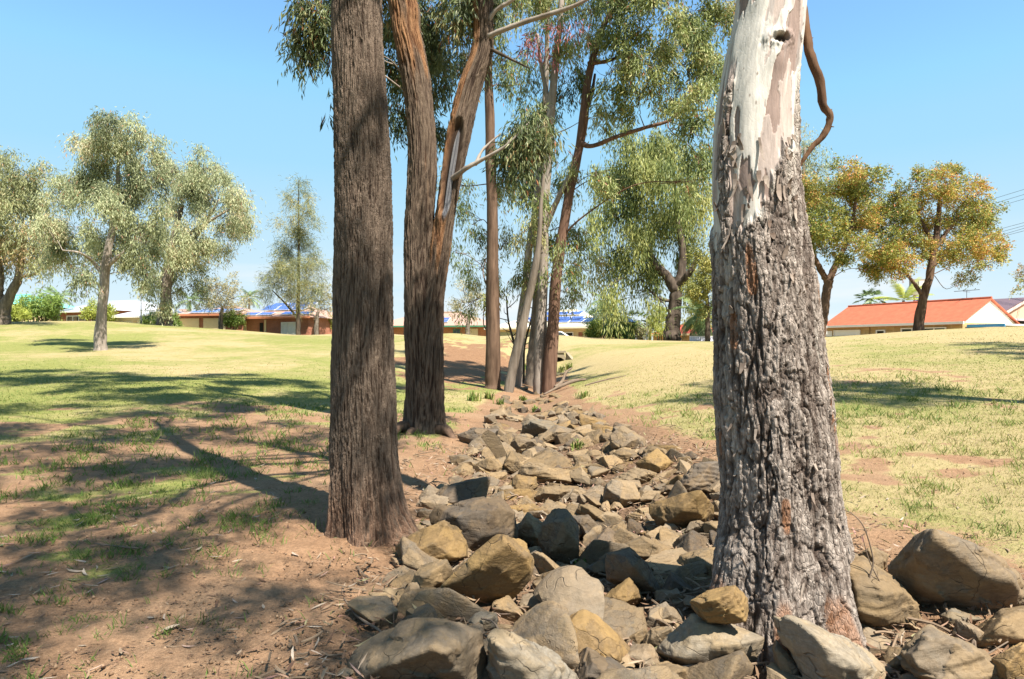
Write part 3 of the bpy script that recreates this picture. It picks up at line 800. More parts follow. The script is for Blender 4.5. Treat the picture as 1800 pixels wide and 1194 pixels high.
path3 = sorted(pxpath([(0, 1296, 1416), (100, 1277, 1406), (200, 1261, 1396), (300, 1256, 1399), (400, 1258, 1409), (500, 1261, 1424), (600, 1262, 1436), (700, 1264, 1449), (800, 1272, 1461), (900, 1277, 1467), (1000, 1268, 1476), (1200, 1268, 1478)], D3, top3), key=lambda p: -p[2])
v, q, c3 = wrap_trunk(path3, zs, 420, bark3, flare3)
t_gum = empty('gum_tree', (path3[11][0], D3, gz(path3[11][0], D3)), 'thick gum with smooth cream and pink bark above a rough plated grey butt', 'tree', 'trees along the creek')
npmesh('trunk', v, q, BARK_TONE, t_gum, True, vcol=c3, vattr={'rug': np.clip(RUG[-1], .06, 1)})
br = MB()
hang = [P(1404, -30, D3 - .02), P(1414, 40, D3 - .06), P(1424, 95, D3 - .08), P(1441, 140, D3 - .08), P(1447, 185, D3 - .07), P(1459, 205, D3 - .06), P(1449, 236, D3 - .05), P(1428, 258, D3 - .04), P(1413, 280, D3 - .03), P(1403, 299, D3 - .02)]
br.tube(hang, [.03, .026, .025, .023, .0215, .021, .018, .014, .011, .006], 12, rows=70, wob=.22, seed=3)
for tt, dx, dz in ((.18, .02, .015), (.33, -.018, .01), (.5, .018, .008), (.62, .02, -.006), (.8, -.015, .012)):
    p0 = spline(hang, 100)[int(tt * 99)]
    br.tube([p0, p0 + np.array([dx * 1.6, -.005, dz])], [.006, .002], 6)
b_ = br.build('branch', bark_plain('red_brown_branch', (0.06, 0.03, 0.018), (0.17, 0.095, 0.052), 14.0), t_gum, True)
b_['label'] = 'bare red-brown dead branch curling down beside the pale trunk'
# curled strips of shed bark on the trunk
r_ = np.random.default_rng(5)
fl = MB()
for j in range(120):
    if j < 45: z0 = 2.15 + r_.random() * 0.55; A = -75 + r_.random() * 120
    else: z0 = 0.05 + 2.3 * r_.random(); A = -95 + r_.random() * 190
    a = R(-90 + A)
    rad = np.interp(z0, [p[2] for p in path3[::-1]], [p[3] for p in path3[::-1]]) + 0.012
    if z0 < .5: rad *= 1 + 0.12 * math.exp(-z0 / .3)
    cx = np.interp(z0, [p[2] for p in path3[::-1]], [p[0] for p in path3[::-1]])
    L = 0.03 + 0.07 * r_.random() ** 2 * (1.6 if j < 45 else 1); Wd = 0.005 + 0.010 * r_.random()
    out = np.array([math.cos(a), math.sin(a), 0]); side = np.array([-math.sin(a), math.cos(a), 0])
    base = np.array([cx, D3, z0]) + out * rad
    lean = (r_.random() - .5) * .5
    curl = 0.12 + 0.35 * r_.random()
    sgn = -1 if r_.random() < .7 else 1
    pts = [base + (np.array([0, 0, sgn]) + side * lean) * L * t + out * L * curl * t * t for t in (0, .35, .7, 1)]
    wd = [Wd, Wd * 1.1, Wd * .8, Wd * .3]
    vv = []
    for p_, w_ in zip(pts, wd): vv += [p_ - side * w_, p_ + side * w_, p_ + side * w_ - out * .004, p_ - side * w_ - out * .004]
    qd = []
    for k_ in range(3):
        o_ = k_ * 4
        for e in range(4): qd.append([o_ + e, o_ + (e + 1) % 4, o_ + 4 + (e + 1) % 4, o_ + 4 + e])
    qd += [[3, 2, 1, 0], [12, 13, 14, 15]]
    fl.add(np.array(vv), qd)
k = NT('shed_bark', 0.9, 0.15); k.color(k.mix(k.ramp(k.noise(6, 4), [(.35, 0.), (.65, 1.)]), (0.11, 0.075, 0.055), (0.27, 0.22, 0.18)))
fl.build('peeling_bark', k.m, t_gum)['kind'] = 'stuff'

# --- forked stringybark behind, its right stem with a hollow and a grey dead scar
D2 = 11.8
def bark2(T, Z, Rm):
    c, s = np.cos(T), np.sin(T)
    w = fbm(np.stack([c * 1.4, s * 1.4, Z * 0.7], 1), 3, 101)
    q = np.stack([c * 10 + 1.5 * w, s * 10 + 1.5 * w, Z * 2.6 + 2.2 * w], 1)
    a = 1 - np.abs(vn(q, 102)) * 2
    f = fbm(np.stack([c * 22, s * 22, Z * 8 + 2 * w], 1), 4, 103)
    rg = np.clip(0.55 * a + 0.9 * f, -1, 1)
    lump = fbm(np.stack([c * 1.4, s * 1.4, Z * 1.1], 1), 3, 104)
    off = 0.022 * rg + 0.03 * lump
    t = sstep(-0.5, 0.7, rg)
    col = lerp((0.038, 0.023, 0.016), (0.15, 0.108, 0.077), t)
    rust = sstep(0.12, 0.45, fbm(np.stack([c * 1.1, s * 1.1, Z * 0.55], 1), 3, 105) + 0.5 * sstep(5.4, 6.8, Z) - 0.26)
    col = col * (1 - rust[:, None]) + lerp((0.1, 0.042, 0.02), (0.28, 0.15, 0.075), t) * rust[:, None]
    return off, col
def flare2(T, Z):
    h = np.clip((Z + 0.02) / 0.5, -0.6, 8)
    return 1 + (0.32 + 0.2 * np.cos(4 * T + .5)) * np.exp(-h * 1.6)
t_fork = empty('forked_tree', (*G(745, D2),), 'two-stemmed tree with shaggy red-brown bark and a long grey scar in its leaning stem', 'tree', 'trees along the creek')
zs = np.concatenate([np.linspace(-0.5, 7.6, 640), np.linspace(7.7, 14, 40)])
rowsL = [(0, 683, 732), (50, 690, 737), (100, 700, 748), (150, 709, 757), (250, 719, 765), (350, 716, 764), (450, 712, 760), (520, 712, 762), (600, 714, 768), (680, 714, 774), (760, 716, 774), (860, 716, 774)]
v, q, cc = wrap_trunk(pxpath(rowsL, D2, [(-2.3, D2, 9.2, .17), (-2.8, D2 - .3, 11.5, .1), (-3.0, D2 - .3, 14.2, .03)]), zs, 220, bark2, flare2)
npmesh('trunk', v, q, BARK_TONE_FINE, t_fork, True, vcol=cc, vattr={'rug': np.ones(len(v))})
rowsR = [(0, 832, 864), (60, 834, 866), (100, 826, 864), (150, 808, 848), (200, 795, 836), (250, 783, 824), (300, 777, 813), (350, 770, 804), (400, 762, 796), (480, 752, 784), (560, 740, 778), (700, 730, 778), (860, 728, 778)]
def bark2b(T, Z, Rm):
    off, col = bark2(T + 1.0, Z + 3.3, Rm)
    A = np.angle(np.exp(1j * (T - R(-95)))) / math.pi * 180
    zc = (Z - 4.55) / 0.85
    in_ = sstep(1.0, 0.8, np.sqrt((A / 46) ** 2 + zc ** 2))
    rim = np.exp(-((np.sqrt((A / 46) ** 2 + zc ** 2) - 1.05) / 0.16) ** 2)
    off = off * (1 - in_) - 0.075 * in_ + 0.03 * rim
    scar = sstep(1.0, 0.8, np.sqrt(((A - 10) / 26) ** 2 + ((Z - 4.4) / 0.85) ** 2))
    wood = lerp((0.10, 0.10, 0.11), (0.2, 0.195, 0.2), sstep(-.3, .4, fbm(np.stack([A * .1, Z * 1.2, 0 * Z], 1), 3, 107)))
    col = col * (1 - in_[:, None]) + np.array([0.05, 0.03, 0.02]) * in_[:, None]
    col = col * (1 - scar[:, None]) + wood * scar[:, None]
    return off + 0.035 * scar, col
v, q, cc = wrap_trunk(pxpath(rowsR, D2 - .06, [(-.5, D2, 9.2, .12), (-.2, D2, 11.5, .08), (0, D2, 14.2, .03)]), zs, 180, bark2b, flare2)
st = npmesh('stem', v, q, BARK_TONE_FINE, t_fork, True, vcol=cc, vattr={'rug': np.ones(len(v))})
st['label'] = 'leaning second stem with a dark hollow and grey dead wood'
for pts, rad in (([P(846, 70, D2 - .1), P(880, 55, D2 - .3), P(930, 36, D2 - .5), P(1000, 14, D2 - .8), P(1060, -15, D2 - 1)], [.05, .044, .04, .034, .025]),
                 ([P(848, 60, D2 - .1), P(868, 22, D2 - .2), P(900, 0, D2 - .3), P(950, -40, D2 - .4)], [.04, .036, .03, .025]),
                 ([P(790, 318, D2 - .1), P(820, 296, D2 - .4), P(845, 282, D2 - .5), P(890, 256, D2 - .7), P(930, 215, D2 - .8)], [.05, .04, .032, .022, .01]),
                 ([P(835, 290, D2 - .45), P(850, 262, D2 - .4), P(880, 235, D2 - .3)], [.032, .022, .012])):
    MB().tube(pts, rad, 10, rows=30, wob=.25, seed=2).build('branch', BARK_PALE, t_fork, True)
MB().tube([P(858, 84, D2 - .1), P(890, 100, D2 - .4), P(930, 120, D2 - .6)], [.035, .025, .012], 8, rows=12, wob=.2).build('branch', BARK_DARK, t_fork, True)
rt = MB()
for px0, py0, px1, py1 in ((712, 760, 690, 782), (730, 775, 715, 790), (775, 765, 800, 775)):
    a_ = P(px0, py0 - 8, D2 - .2); b__ = G(px1, D2 - .6) + np.array([0, 0, .0])
    rt.tube([a_, (a_ + b__) / 2 + np.array([0, 0, .06]), b__ - np.array([0, 0, .05])], [.12, .08, .04], 10, rows=14, wob=.2)
rt.build('root', BARK_BROWN, t_fork, True)

# ------------------------------------------------------------------ stones of the creek bed, every one an object
ICO = {n: _ico(n) for n in (3, 4, 5, 6)}
def hull_planes(pts):
    bm = bmesh.new()
    for p in pts: bm.verts.new(p)
    bmesh.ops.convex_hull(bm, input=bm.verts)
    bm.normal_update()
    out = []
    for f in bm.faces:
        if f.calc_area() < 1e-7: continue
        n = np.array(f.normal[:]); d = float(np.dot(n, np.array(f.verts[0].co[:])))
        if d < 0: n, d = -n, -d
        out.append((*n, d))
    bm.free()
    return np.array(out)
def stone_surface(pts, res, seed, sharp=90, rough=1.0, layered=0.0, ncut=5):
    """worn, chipped stone through the hull of pts (relative to its centre)"""
    pts = np.asarray(pts, float)
    pl = hull_planes(pts)
    pl = pl[pl[:, 3] > 1e-4]
    rc = np.random.default_rng(seed + 500); extra = []          # breakage faces
    for _ in range(ncut):
        n_ = rc.normal(size=3); n_ /= np.linalg.norm(n_); sup = (pts @ n_).max()
        extra.append((*n_, sup * (0.6 + 0.3 * rc.random())))
    pl = np.vstack([pl, extra])
    dirs, f = ICO[res]
    size = np.abs(pts).max()
    # spread the sampling evenly over long shapes
    ext = np.maximum(np.abs(pts).max(0), size * 0.25)
    dd = dirs * ext; dd /= np.linalg.norm(dd, axis=1)[:, None]
    g = np.maximum(dd @ pl[:, :3].T, 0) / pl[:, 3]
    mx = g.max(1)
    r = 1.0 / (mx * ((g / mx[:, None]) ** sharp).sum(1) ** (1.0 / sharp))
    v = dd * r[:, None]
    q = v / size
    s = seed * 3.7
    n1 = fbm(q * 1.7 + s, 4, seed); n2 = fbm(q * 5 + s, 4, seed + 5)
    n3 = fbm(q * 15 + s, 3, seed + 8)
    def facets(sc, sd, ka, kb):
        f1, f2, cid, vec = cells(q * sc + s + 0.12 * n2[:, None], sd, True)
        a1 = cid * 6.283 * 7; zz = (cid * 13.7) % 2 - 1
        tl = vec[:, 0] * np.cos(a1) + vec[:, 1] * np.sin(a1) + vec[:, 2] * zz
        return (ka * (cid - .5) + kb * tl) / sc, cid
    ch1, cid1 = facets(1.5, seed + 3, .16, .34)
    ch2, cid2 = facets(4.2, seed + 4, .22, .40)
    chip = (ch1 + ch2) * sstep(-.75, -.1, n1 + .25 * n2)
    disp = size * rough * (0.016 * n1 + 0.010 * n2 + 0.007 * n3 + 0.2 * chip)
    if layered:
        rr = np.random.default_rng(seed); ax = np.array([0.25 * rr.normal(), 0.25 * rr.normal(), 1.0]); ax /= np.linalg.norm(ax)
        t = (q @ ax) * 6 + 0.7 * n1 + s
        disp += size * layered * 0.05 * (np.floor(t) % 2 * 0.6 + sstep(0.35, 0.65, t - np.floor(t)) - 0.5) * (0.4 + 0.6 * np.abs(n2))
    v = v + (v / (np.linalg.norm(v, axis=1)[:, None])) * disp[:, None]
    return v, f, cid1 * .75 + .25 * cid2

def hero(outline, mat, label, thick=0.85, lift=0.0, res=6, seed=1, layered=0.0, d=None, frame=None, under=0.0, cat='rock', group=None, name='rock'):
    """a stone whose outline is given in photo pixels; it lies where its lower edge meets the ground"""
    o = np.array(outline, float)
    if frame: x0, y0, k_ = frame; o = o / k_ + np.array([x0, y0]); o = o.mean(0) + (o - o.mean(0)) * 1.13
    cx, cy = o[:, 0].mean(), o[:, 1].mean()
    rr = np.random.default_rng(seed)
    yb = o[:, 1].max()
    if d is None: d = hit(cx, yb - 0.06 * (yb - o[:, 1].min()))
    wpx, hpx = np.ptp(o[:, 0]), np.ptp(o[:, 1])
    t = thick * min(wpx, 1.5 * hpx) / F * d
    d = d - lift
    dc = d + 0.40 * t
    c = P(cx, cy, dc)
    pts = [P(x, y, dc) for x, y in o]
    cc = np.array([cx, cy])
    for sgn in (-1, 1):
        for iq, q in enumerate(o):
            if (iq + (sgn > 0) + seed) % 2: continue
            s_ = 0.5 + 0.4 * rr.random()
            qq = cc + (q - cc) * s_ + np.array([0, -under * hpx * 0.5 if sgn < 0 else 0])
            depth = dc + sgn * t * 0.5 * (0.75 + 0.35 * rr.random())
            pts.append(P(qq[0], qq[1], depth))
        q = o[rr.integers(len(o))]; qq = cc + (q - cc) * 0.35
        pts.append(P(qq[0], qq[1] - under * hpx * 0.4, dc + sgn * t * 0.6))
    v, f, fc = stone_surface(np.array(pts) - c, res, seed, layered=layered)
    ob = npmesh(name, v, f, ROCKM[mat], None, True, vattr={'facet': fc})
    ob.location = c
    tag(ob, label, cat, group or 'stones of the creek bed')
    STONES.append((c[0], c[1], c[2], max(wpx, hpx) / F * d * 0.5))
    return ob
STONES = []
Z7 = (560, 680, 1626 / 700); Z8 = (1150, 620, 1352 / 650)
HEROES = [
 # outline, material, label, frame, options
 ([(120,1290),(140,1150),(190,1050),(275,985),(400,965),(520,965),(640,1005),(655,1100),(650,1290)], 'g', 'broad flat slab of grey stone with fine cracks, biggest stone beside the bare soil', Z7, dict(thick=1.0, res=6)),
 ([(680,1015),(740,1000),(830,1045),(960,1100),(1060,1210),(1080,1330),(760,1330),(710,1180)], 'p', 'pointed pale slab leaning against the broad flat grey slab', Z7, dict(res=6, layered=1)),
 ([(955,1060),(1000,950),(1085,922),(1135,940),(1275,1080),(1290,1160),(1180,1170),(1040,1130)], 'o', 'big rough ochre boulder with a pitted face below the litter-filled gap', Z7, dict(res=6)),
 ([(1030,1095),(1080,1070),(1200,1120),(1295,1185),(1300,1290),(1080,1290),(1030,1180)], 'd', 'dark brown rounded boulder leaning in front of the rough ochre boulder', Z7, dict(res=6)),
 ([(500,835),(590,795),(700,720),(740,640),(830,628),(864,690),(860,820),(760,880),(570,938),(512,895)], 'o', 'long tan boulder with raised blunt end and dark undercut, crossed by a narrow shadow', Z7, dict(under=0.55, thick=0.9, res=6)),
 ([(328,650),(400,595),(540,545),(590,575),(596,690),(500,722),(350,747)], 'o', 'rounded yellow-brown boulder touching the foot of the dark furrowed trunk', Z7, dict(res=6)),
 ([(465,560),(500,500),(620,470),(750,463),(797,520),(805,620),(690,680),(600,690),(575,600)], 'd', 'squarish blue-grey block with a flat shaded top behind the yellow-brown boulder', Z7, dict(res=6)),
 ([(435,485),(520,400),(600,370),(680,363),(718,420),(705,475),(480,515)], 'd', 'low wedge of dark stone with one sunlit tan face, behind the blue-grey block', Z7, dict()),
 ([(800,605),(855,520),(915,560),(918,640),(872,675)], 'g', 'small upright grey-brown stone between the blue-grey block and the tall slab', Z7, dict()),
 ([(918,560),(945,495),(1010,508),(1070,590),(1095,680),(1050,740),(930,705),(912,640)], 'g', 'tall upright slab of grey-tan stone standing on its end mid-creek', Z7, dict(thick=0.7, res=6)),
 ([(1035,530),(1100,528),(1155,580),(1110,640),(1055,575)], 'd', 'dark stone wedged behind the tall upright slab', Z7, dict()),
 ([(1090,660),(1190,568),(1242,650),(1150,692),(1100,700)], 'd', 'shiny blue-black triangular stone in the gum\'s shade', Z7, dict()),
 ([(1185,690),(1270,668),(1335,720),(1405,850),(1380,885),(1270,805),(1185,785)], 'd', 'large dark slab with a white vein lying in the gum\'s shade', Z7, dict(res=6)),
 ([(1098,742),(1190,673),(1200,772),(1130,790)], 'd', 'dark rounded stone left of the slab with the white vein', Z7, dict()),
 ([(1215,668),(1330,613),(1495,678),(1435,718),(1350,728)], 't', 'flat-topped tan stone half in the gum\'s shade, below the round ochre boulder', Z7, dict()),
 ([(1350,490),(1445,455),(1560,448),(1612,510),(1560,592),(1480,612),(1400,572)], 'o', 'round ochre boulder with a pitted face beside the gum trunk', Z7, dict(under=0.3, res=6)),
 ([(1360,450),(1420,405),(1480,400),(1485,448)], 'd', 'low dark stone between the round ochre boulder and the big ridge-backed one', Z7, dict()),
 ([(1468,402),(1550,308),(1640,300),(1660,440),(1490,455)], 'd', 'big dark ridge-backed boulder half hidden behind the pale gum', Z7, dict(layered=1)),
 ([(1298,312),(1380,258),(1442,310),(1402,358),(1320,344)], 'o', 'round dark-ochre stone at the grassy edge of the creek', Z7, dict()),
 ([(1195,200),(1240,163),(1322,210),(1342,262),(1200,268)], 'g', 'large smooth grey boulder farthest up the grassy edge', Z7, dict()),
 ([(812,182),(860,133),(950,143),(962,190),(870,218)], 'p', 'pale sunlit pyramid-shaped stone upstream of the crossing slabs', Z7, dict()),
 ([(890,222),(960,158),(1042,180),(1032,207),(900,238)], 'g', 'grey-brown stone leaning on the pale pyramid-shaped one', Z7, dict()),
 ([(572,197),(640,168),(730,178),(742,218),(600,244)], 'd', 'flat dark stone nearest the forked tree', Z7, dict()),
 ([(778,242),(810,203),(880,218),(897,252),(790,278)], 'g', 'rounded brown-grey stone just below the pale pyramid-shaped one', Z7, dict()),
 ([(640,318),(700,288),(757,320),(745,352),(660,348)], 't', 'small sunlit tan stone in a row behind the dark wedge', Z7, dict()),
 ([(753,302),(790,258),(832,330),(800,362),(758,322)], 't', 'small steep tan stone standing beside the sunlit tan one', Z7, dict()),
 ([(822,332),(870,318),(1062,350),(1078,402),(900,392),(828,362)], 't', 'long low tan slab lying across the middle of the creek', Z7, dict(layered=1)),
 ([(876,425),(920,403),(1050,408),(1063,440),(960,484),(880,455)], 't', 'smooth sloping tan slab with a shadow across its edge', Z7, dict()),
 ([(1142,432),(1200,383),(1300,393),(1314,460),(1200,504)], 'g', 'boxy grey-brown boulder above the round ochre one', Z7, dict()),
 ([(1203,382),(1290,333),(1372,350),(1372,382),(1260,412)], 't', 'wedge of layered tan stone behind the boxy boulder', Z7, dict(layered=1)),
 ([(778,402),(810,363),(882,373),(888,410),(840,458),(778,455)], 'o', 'ochre stone propped behind the small upright grey-brown one', Z7, dict()),
 ([(1083,442),(1140,428),(1194,490),(1130,505)], 'g', 'small sloping grey stone beside the boxy boulder', Z7, dict()),
 ([(1023,492),(1100,483),(1214,545),(1192,585),(1120,555)], 't', 'narrow tan stone with a jagged crest behind the blue-black one', Z7, dict(layered=1)),
 ([(378,765),(420,733),(520,708),(560,760),(505,800),(500,840),(395,868)], 't', 'flat pale-tan stone with a broken front, against the long undercut boulder', Z7, dict()),
 ([(540,760),(600,712),(652,738),(620,780),(560,800)], 't', 'small yellowish stone tucked behind the long undercut boulder', Z7, dict()),
 ([(618,690),(690,650),(722,668),(700,715),(650,735)], 'd', 'smooth dark cobble between the blue-grey block and the long boulder', Z7, dict()),
 ([(343,955),(380,898),(450,893),(527,950),(480,990),(348,990)], 't', 'round-topped tan stone behind the broad flat slab', Z7, dict()),
 ([(598,972),(650,918),(722,928),(742,980),(690,1015)], 'p', 'pale rounded stone under the point of the long boulder', Z7, dict()),
 ([(868,945),(930,893),(1010,883),(1033,930),(975,1003),(878,1005)], 'g', 'grey stone with a shaded face behind the big ochre boulder', Z7, dict()),
 ([(1018,842),(1080,748),(1147,820),(1122,873),(1030,868)], 't', 'tan pyramid-shaped stone at the centre of the near heap', Z7, dict()),
 ([(1128,885),(1190,850),(1262,788),(1300,830),(1322,890),(1220,928),(1140,935)], 'o', 'peaked yellow-ochre stone with an upright face toward the path', Z7, dict()),
 ([(868,802),(940,783),(1012,830),(1002,872),(900,868)], 'g', 'low grey-tan stone left of the tan pyramid', Z7, dict()),
 ([(858,672),(920,688),(1032,770),(1005,808),(880,783)], 't', 'broad sloping tan slab below the tall upright slab', Z7, dict()),
 ([(1368,962),(1410,888),(1450,908),(1502,970),(1440,995)], 'g', 'small pointed grey stone beside the big rough pale one', Z7, dict()),
 ([(20,1090),(150,972),(330,985),(432,1030),(425,1130),(330,1172),(200,1190),(80,1125)], 'p', 'big rough pale-grey boulder lichen-speckled, below the gum\'s foot', Z8, dict(res=6)),
 ([(1328,1032),(1350,983),(1432,973),(1442,1010),(1392,1072),(1340,1112)], 't', 'squat tan stone against the big rough pale-grey boulder', Z7, dict()),
 ([(1225,1042),(1330,988),(1352,1020),(1292,1080)], 't', 'small wedge of tan stone above the dry leaves', Z7, dict()),
 ([(1320,1160),(1420,1128),(1500,1150),(1535,1240),(1320,1260)], 't', 'smooth tan stone at the bottom, under a curl of dark bark', Z7, dict()),
 ([(1405,832),(1440,758),(1532,820),(1482,873),(1420,868)], 'd', 'dark three-cornered stone next to the root of the gum', Z7, dict()),
 ([(110,925),(200,878),(290,858),(332,900),(335,985),(150,980)], 'o', 'mossy brown blocky stone pressed against the gum\'s foot', Z8, dict(d=3.45, layered=.6)),
 ([(452,978),(500,972),(700,1048),(865,1170),(900,1300),(600,1300),(500,1085)], 'p', 'tilted flat slab, grey above and yellow below, in front of the gum', Z8, dict(thick=.7, res=6)),
 ([(432,1072),(450,1058),(535,1160),(545,1230),(467,1220)], 'g', 'thin grey sliver of stone beside the tilted flat slab', Z8, dict()),
 ([(873,765),(960,698),(1085,698),(1185,760),(1360,850),(1375,940),(1225,995),(1060,952),(928,884)], 'g', 'largest angular grey boulder with a dark overhung front, at the grass edge', Z8, dict(under=.5, res=6)),
 ([(688,772),(770,758),(872,830),(1003,970),(920,1015),(780,1045),(698,965)], 't', 'flat tan slab leaning between the gum and the largest boulder', Z8, dict(layered=.6, res=6)),
 ([(738,742),(780,703),(852,740),(835,812),(760,774)], 't', 'upright tan stone with a dark side beside the largest boulder', Z8, dict()),
 ([(1052,962),(1090,938),(1192,975),(1142,1014),(1070,1014)], 'p', 'small pale triangular stone in front of the largest boulder', Z8, dict()),
 ([(1148,1022),(1260,948),(1372,930),(1400,1060),(1240,1092),(1168,1084)], 't', 'wide brown stone below the overhang of the largest boulder', Z8, dict()),
 ([(918,1102),(1020,1028),(1152,1078),(1310,1200),(1240,1280),(1000,1240),(958,1152)], 'g', 'slab of split layered stone with open cracks, deep in dry twigs', Z8, dict(layered=1.6, res=6)),
 ([(1238,1122),(1372,1058),(1400,1250),(1260,1210)], 'o', 'yellow-brown stone in the bottom corner beyond the layered slab', Z8, dict()),
 ([(-40,952),(40,918),(112,990),(50,1014),(-40,1020)], 'g', 'small smooth grey stone between the pale-grey boulder and the gum root', Z8, dict()),
]
for i_, (ol, mt, lab, fr, op) in enumerate(HEROES):
    op = dict(op); op.setdefault('seed', 11 + 7 * i_)
    hero(ol, mt, lab, frame=fr, **op)

# rubble between and upstream of them
protos = []
for j in range(22):
    rr = np.random.default_rng(900 + j)
    pts = rr.normal(size=(11, 3)); pts /= np.linalg.norm(pts, axis=1)[:, None]
    pts *= np.array([1.0, 0.7 + .3 * rr.random(), 0.5 + 0.35 * rr.random()]) * (0.8 + 0.4 * rr.random((11, 1)))
    v, f, fc = stone_surface(pts, 5, 900 + 3 * j, layered=0.8 if j % 4 == 0 else 0)
    me = npmesh('rock', v, f, ROCKM['ttgdotgt'[j % 8]], None, True, vattr={'facet': fc})
    protos.append(me)
rr = np.random.default_rng(77)
def scatter(n, y0, y1, s0, s1, wide, label, group, mind=0.75, power=1.3, tries=14):
    made = 0
    for _ in range(n * tries):
        if made >= n: break
        y = y0 + (y1 - y0) * rr.random() ** power
        u = (rr.random() * 2 - 1) * wide
        x = np.interp(y, CRY, CRX) + u * np.interp(y, CRY, CRW)
        s = s0 + (s1 - s0) * rr.random() ** 1.8
        if math.hypot(x + 1.5, y - 11.8) < 1.0 + s or (y > 10.5 and abs(u) + s / np.interp(y, CRY, CRW) > 1.1): continue
        z = gz(x, y) + s * 0.05
        if any((a - x) ** 2 + (b - y) ** 2 + ((c - z) * .8) ** 2 < (mind * (s + e * .85)) ** 2 for a, b, c, e in STONES): continue
        p = protos[rr.integers(len(protos))]
        o = p.copy(); COL.objects.link(o)
        o.location = (x, y, z); o.scale = (s, s, s * (.8 + .4 * rr.random()))
        o.rotation_euler = ((rr.random() - .5) * (.9 if y < 8 else .35), (rr.random() - .5) * (.9 if y < 8 else .35), rr.random() * 6.28)
        tag(o, label, 'rock', group)
        STONES.append((x, y, z, s)); made += 1
    return made
print('rubble', scatter(118, 2.9, 9.5, .13, .34, 1.12, 'fist to head sized rubble stone wedged between the boulders of the near creek bed', 'rubble between the boulders', .38, tries=40),
      scatter(62, 8.4, 13, .2, .38, 1.0, 'brown stone in the heap of the creek bed between the forked tree and the lawn', 'heaped stones beside the forked tree', .42, tries=30),
      scatter(50, 12, 20, .17, .32, 1.05, 'weathered stone half sunk in the upper creek bed below the clump of slender trunks', 'stones of the upper creek bed', .55),
      scatter(12, 19, 34, .1, .26, 1.1, 'small pale stone in the dry runnel below the concrete culvert', 'stones below the culvert', .7))
# the smaller stones that pack the gaps, past counting
V = []; Fq = []; T = []; n0 = 0
for j in range(900):
    y = 2.7 + 13 * rr.random() ** 1.35; x = np.interp(y, CRY, CRX) + (rr.random() * 2 - 1) * (1.15 if y < 8 else .95) * np.interp(y, CRY, CRW)
    if y > 8 and rr.random() < .6: continue
    s_ = (.035 + .085 * rr.random() ** 1.5) * (1 + .09 * y)
    if any((a - x) ** 2 + (b - y) ** 2 < (.45 * e) ** 2 for a, b, c, e in STONES): continue
    pts = rr.normal(size=(10, 3)); pts /= np.linalg.norm(pts, axis=1)[:, None]; pts *= np.array([1, .8, .6]) * (.75 + .4 * rr.random((10, 1)))
    pl = hull_planes(pts); pl = pl[pl[:, 3] > 1e-3]; dv, f = ICO[4]
    v = dv / np.maximum((dv @ pl[:, :3].T / pl[:, 3]).max(1), .3)[:, None]
    v = v * (1 + .05 * vn(dv * 3 + j, 9))[:, None]
    a = rr.random() * 6.28; c_, s2 = math.cos(a), math.sin(a)
    v = np.stack([v[:, 0] * c_ - v[:, 1] * s2, v[:, 0] * s2 + v[:, 1] * c_, v[:, 2]], 1) * s_ + [x, y, gz(x, y) + s_ * .25]
    V.append(v); Fq.append(f + n0); n0 += len(v); T.append(np.full(len(v), rr.random()))
o = npmesh('stone_rubble', np.concatenate(V), np.concatenate(Fq), ROCKM['g'], None, False, vattr={'facet': np.concatenate(T)})
tag(o, 'small rubble packing the gaps between the larger stones of the creek bed', 'rubble', kind='stuff')
for p in protos: bpy.data.objects.remove(p)

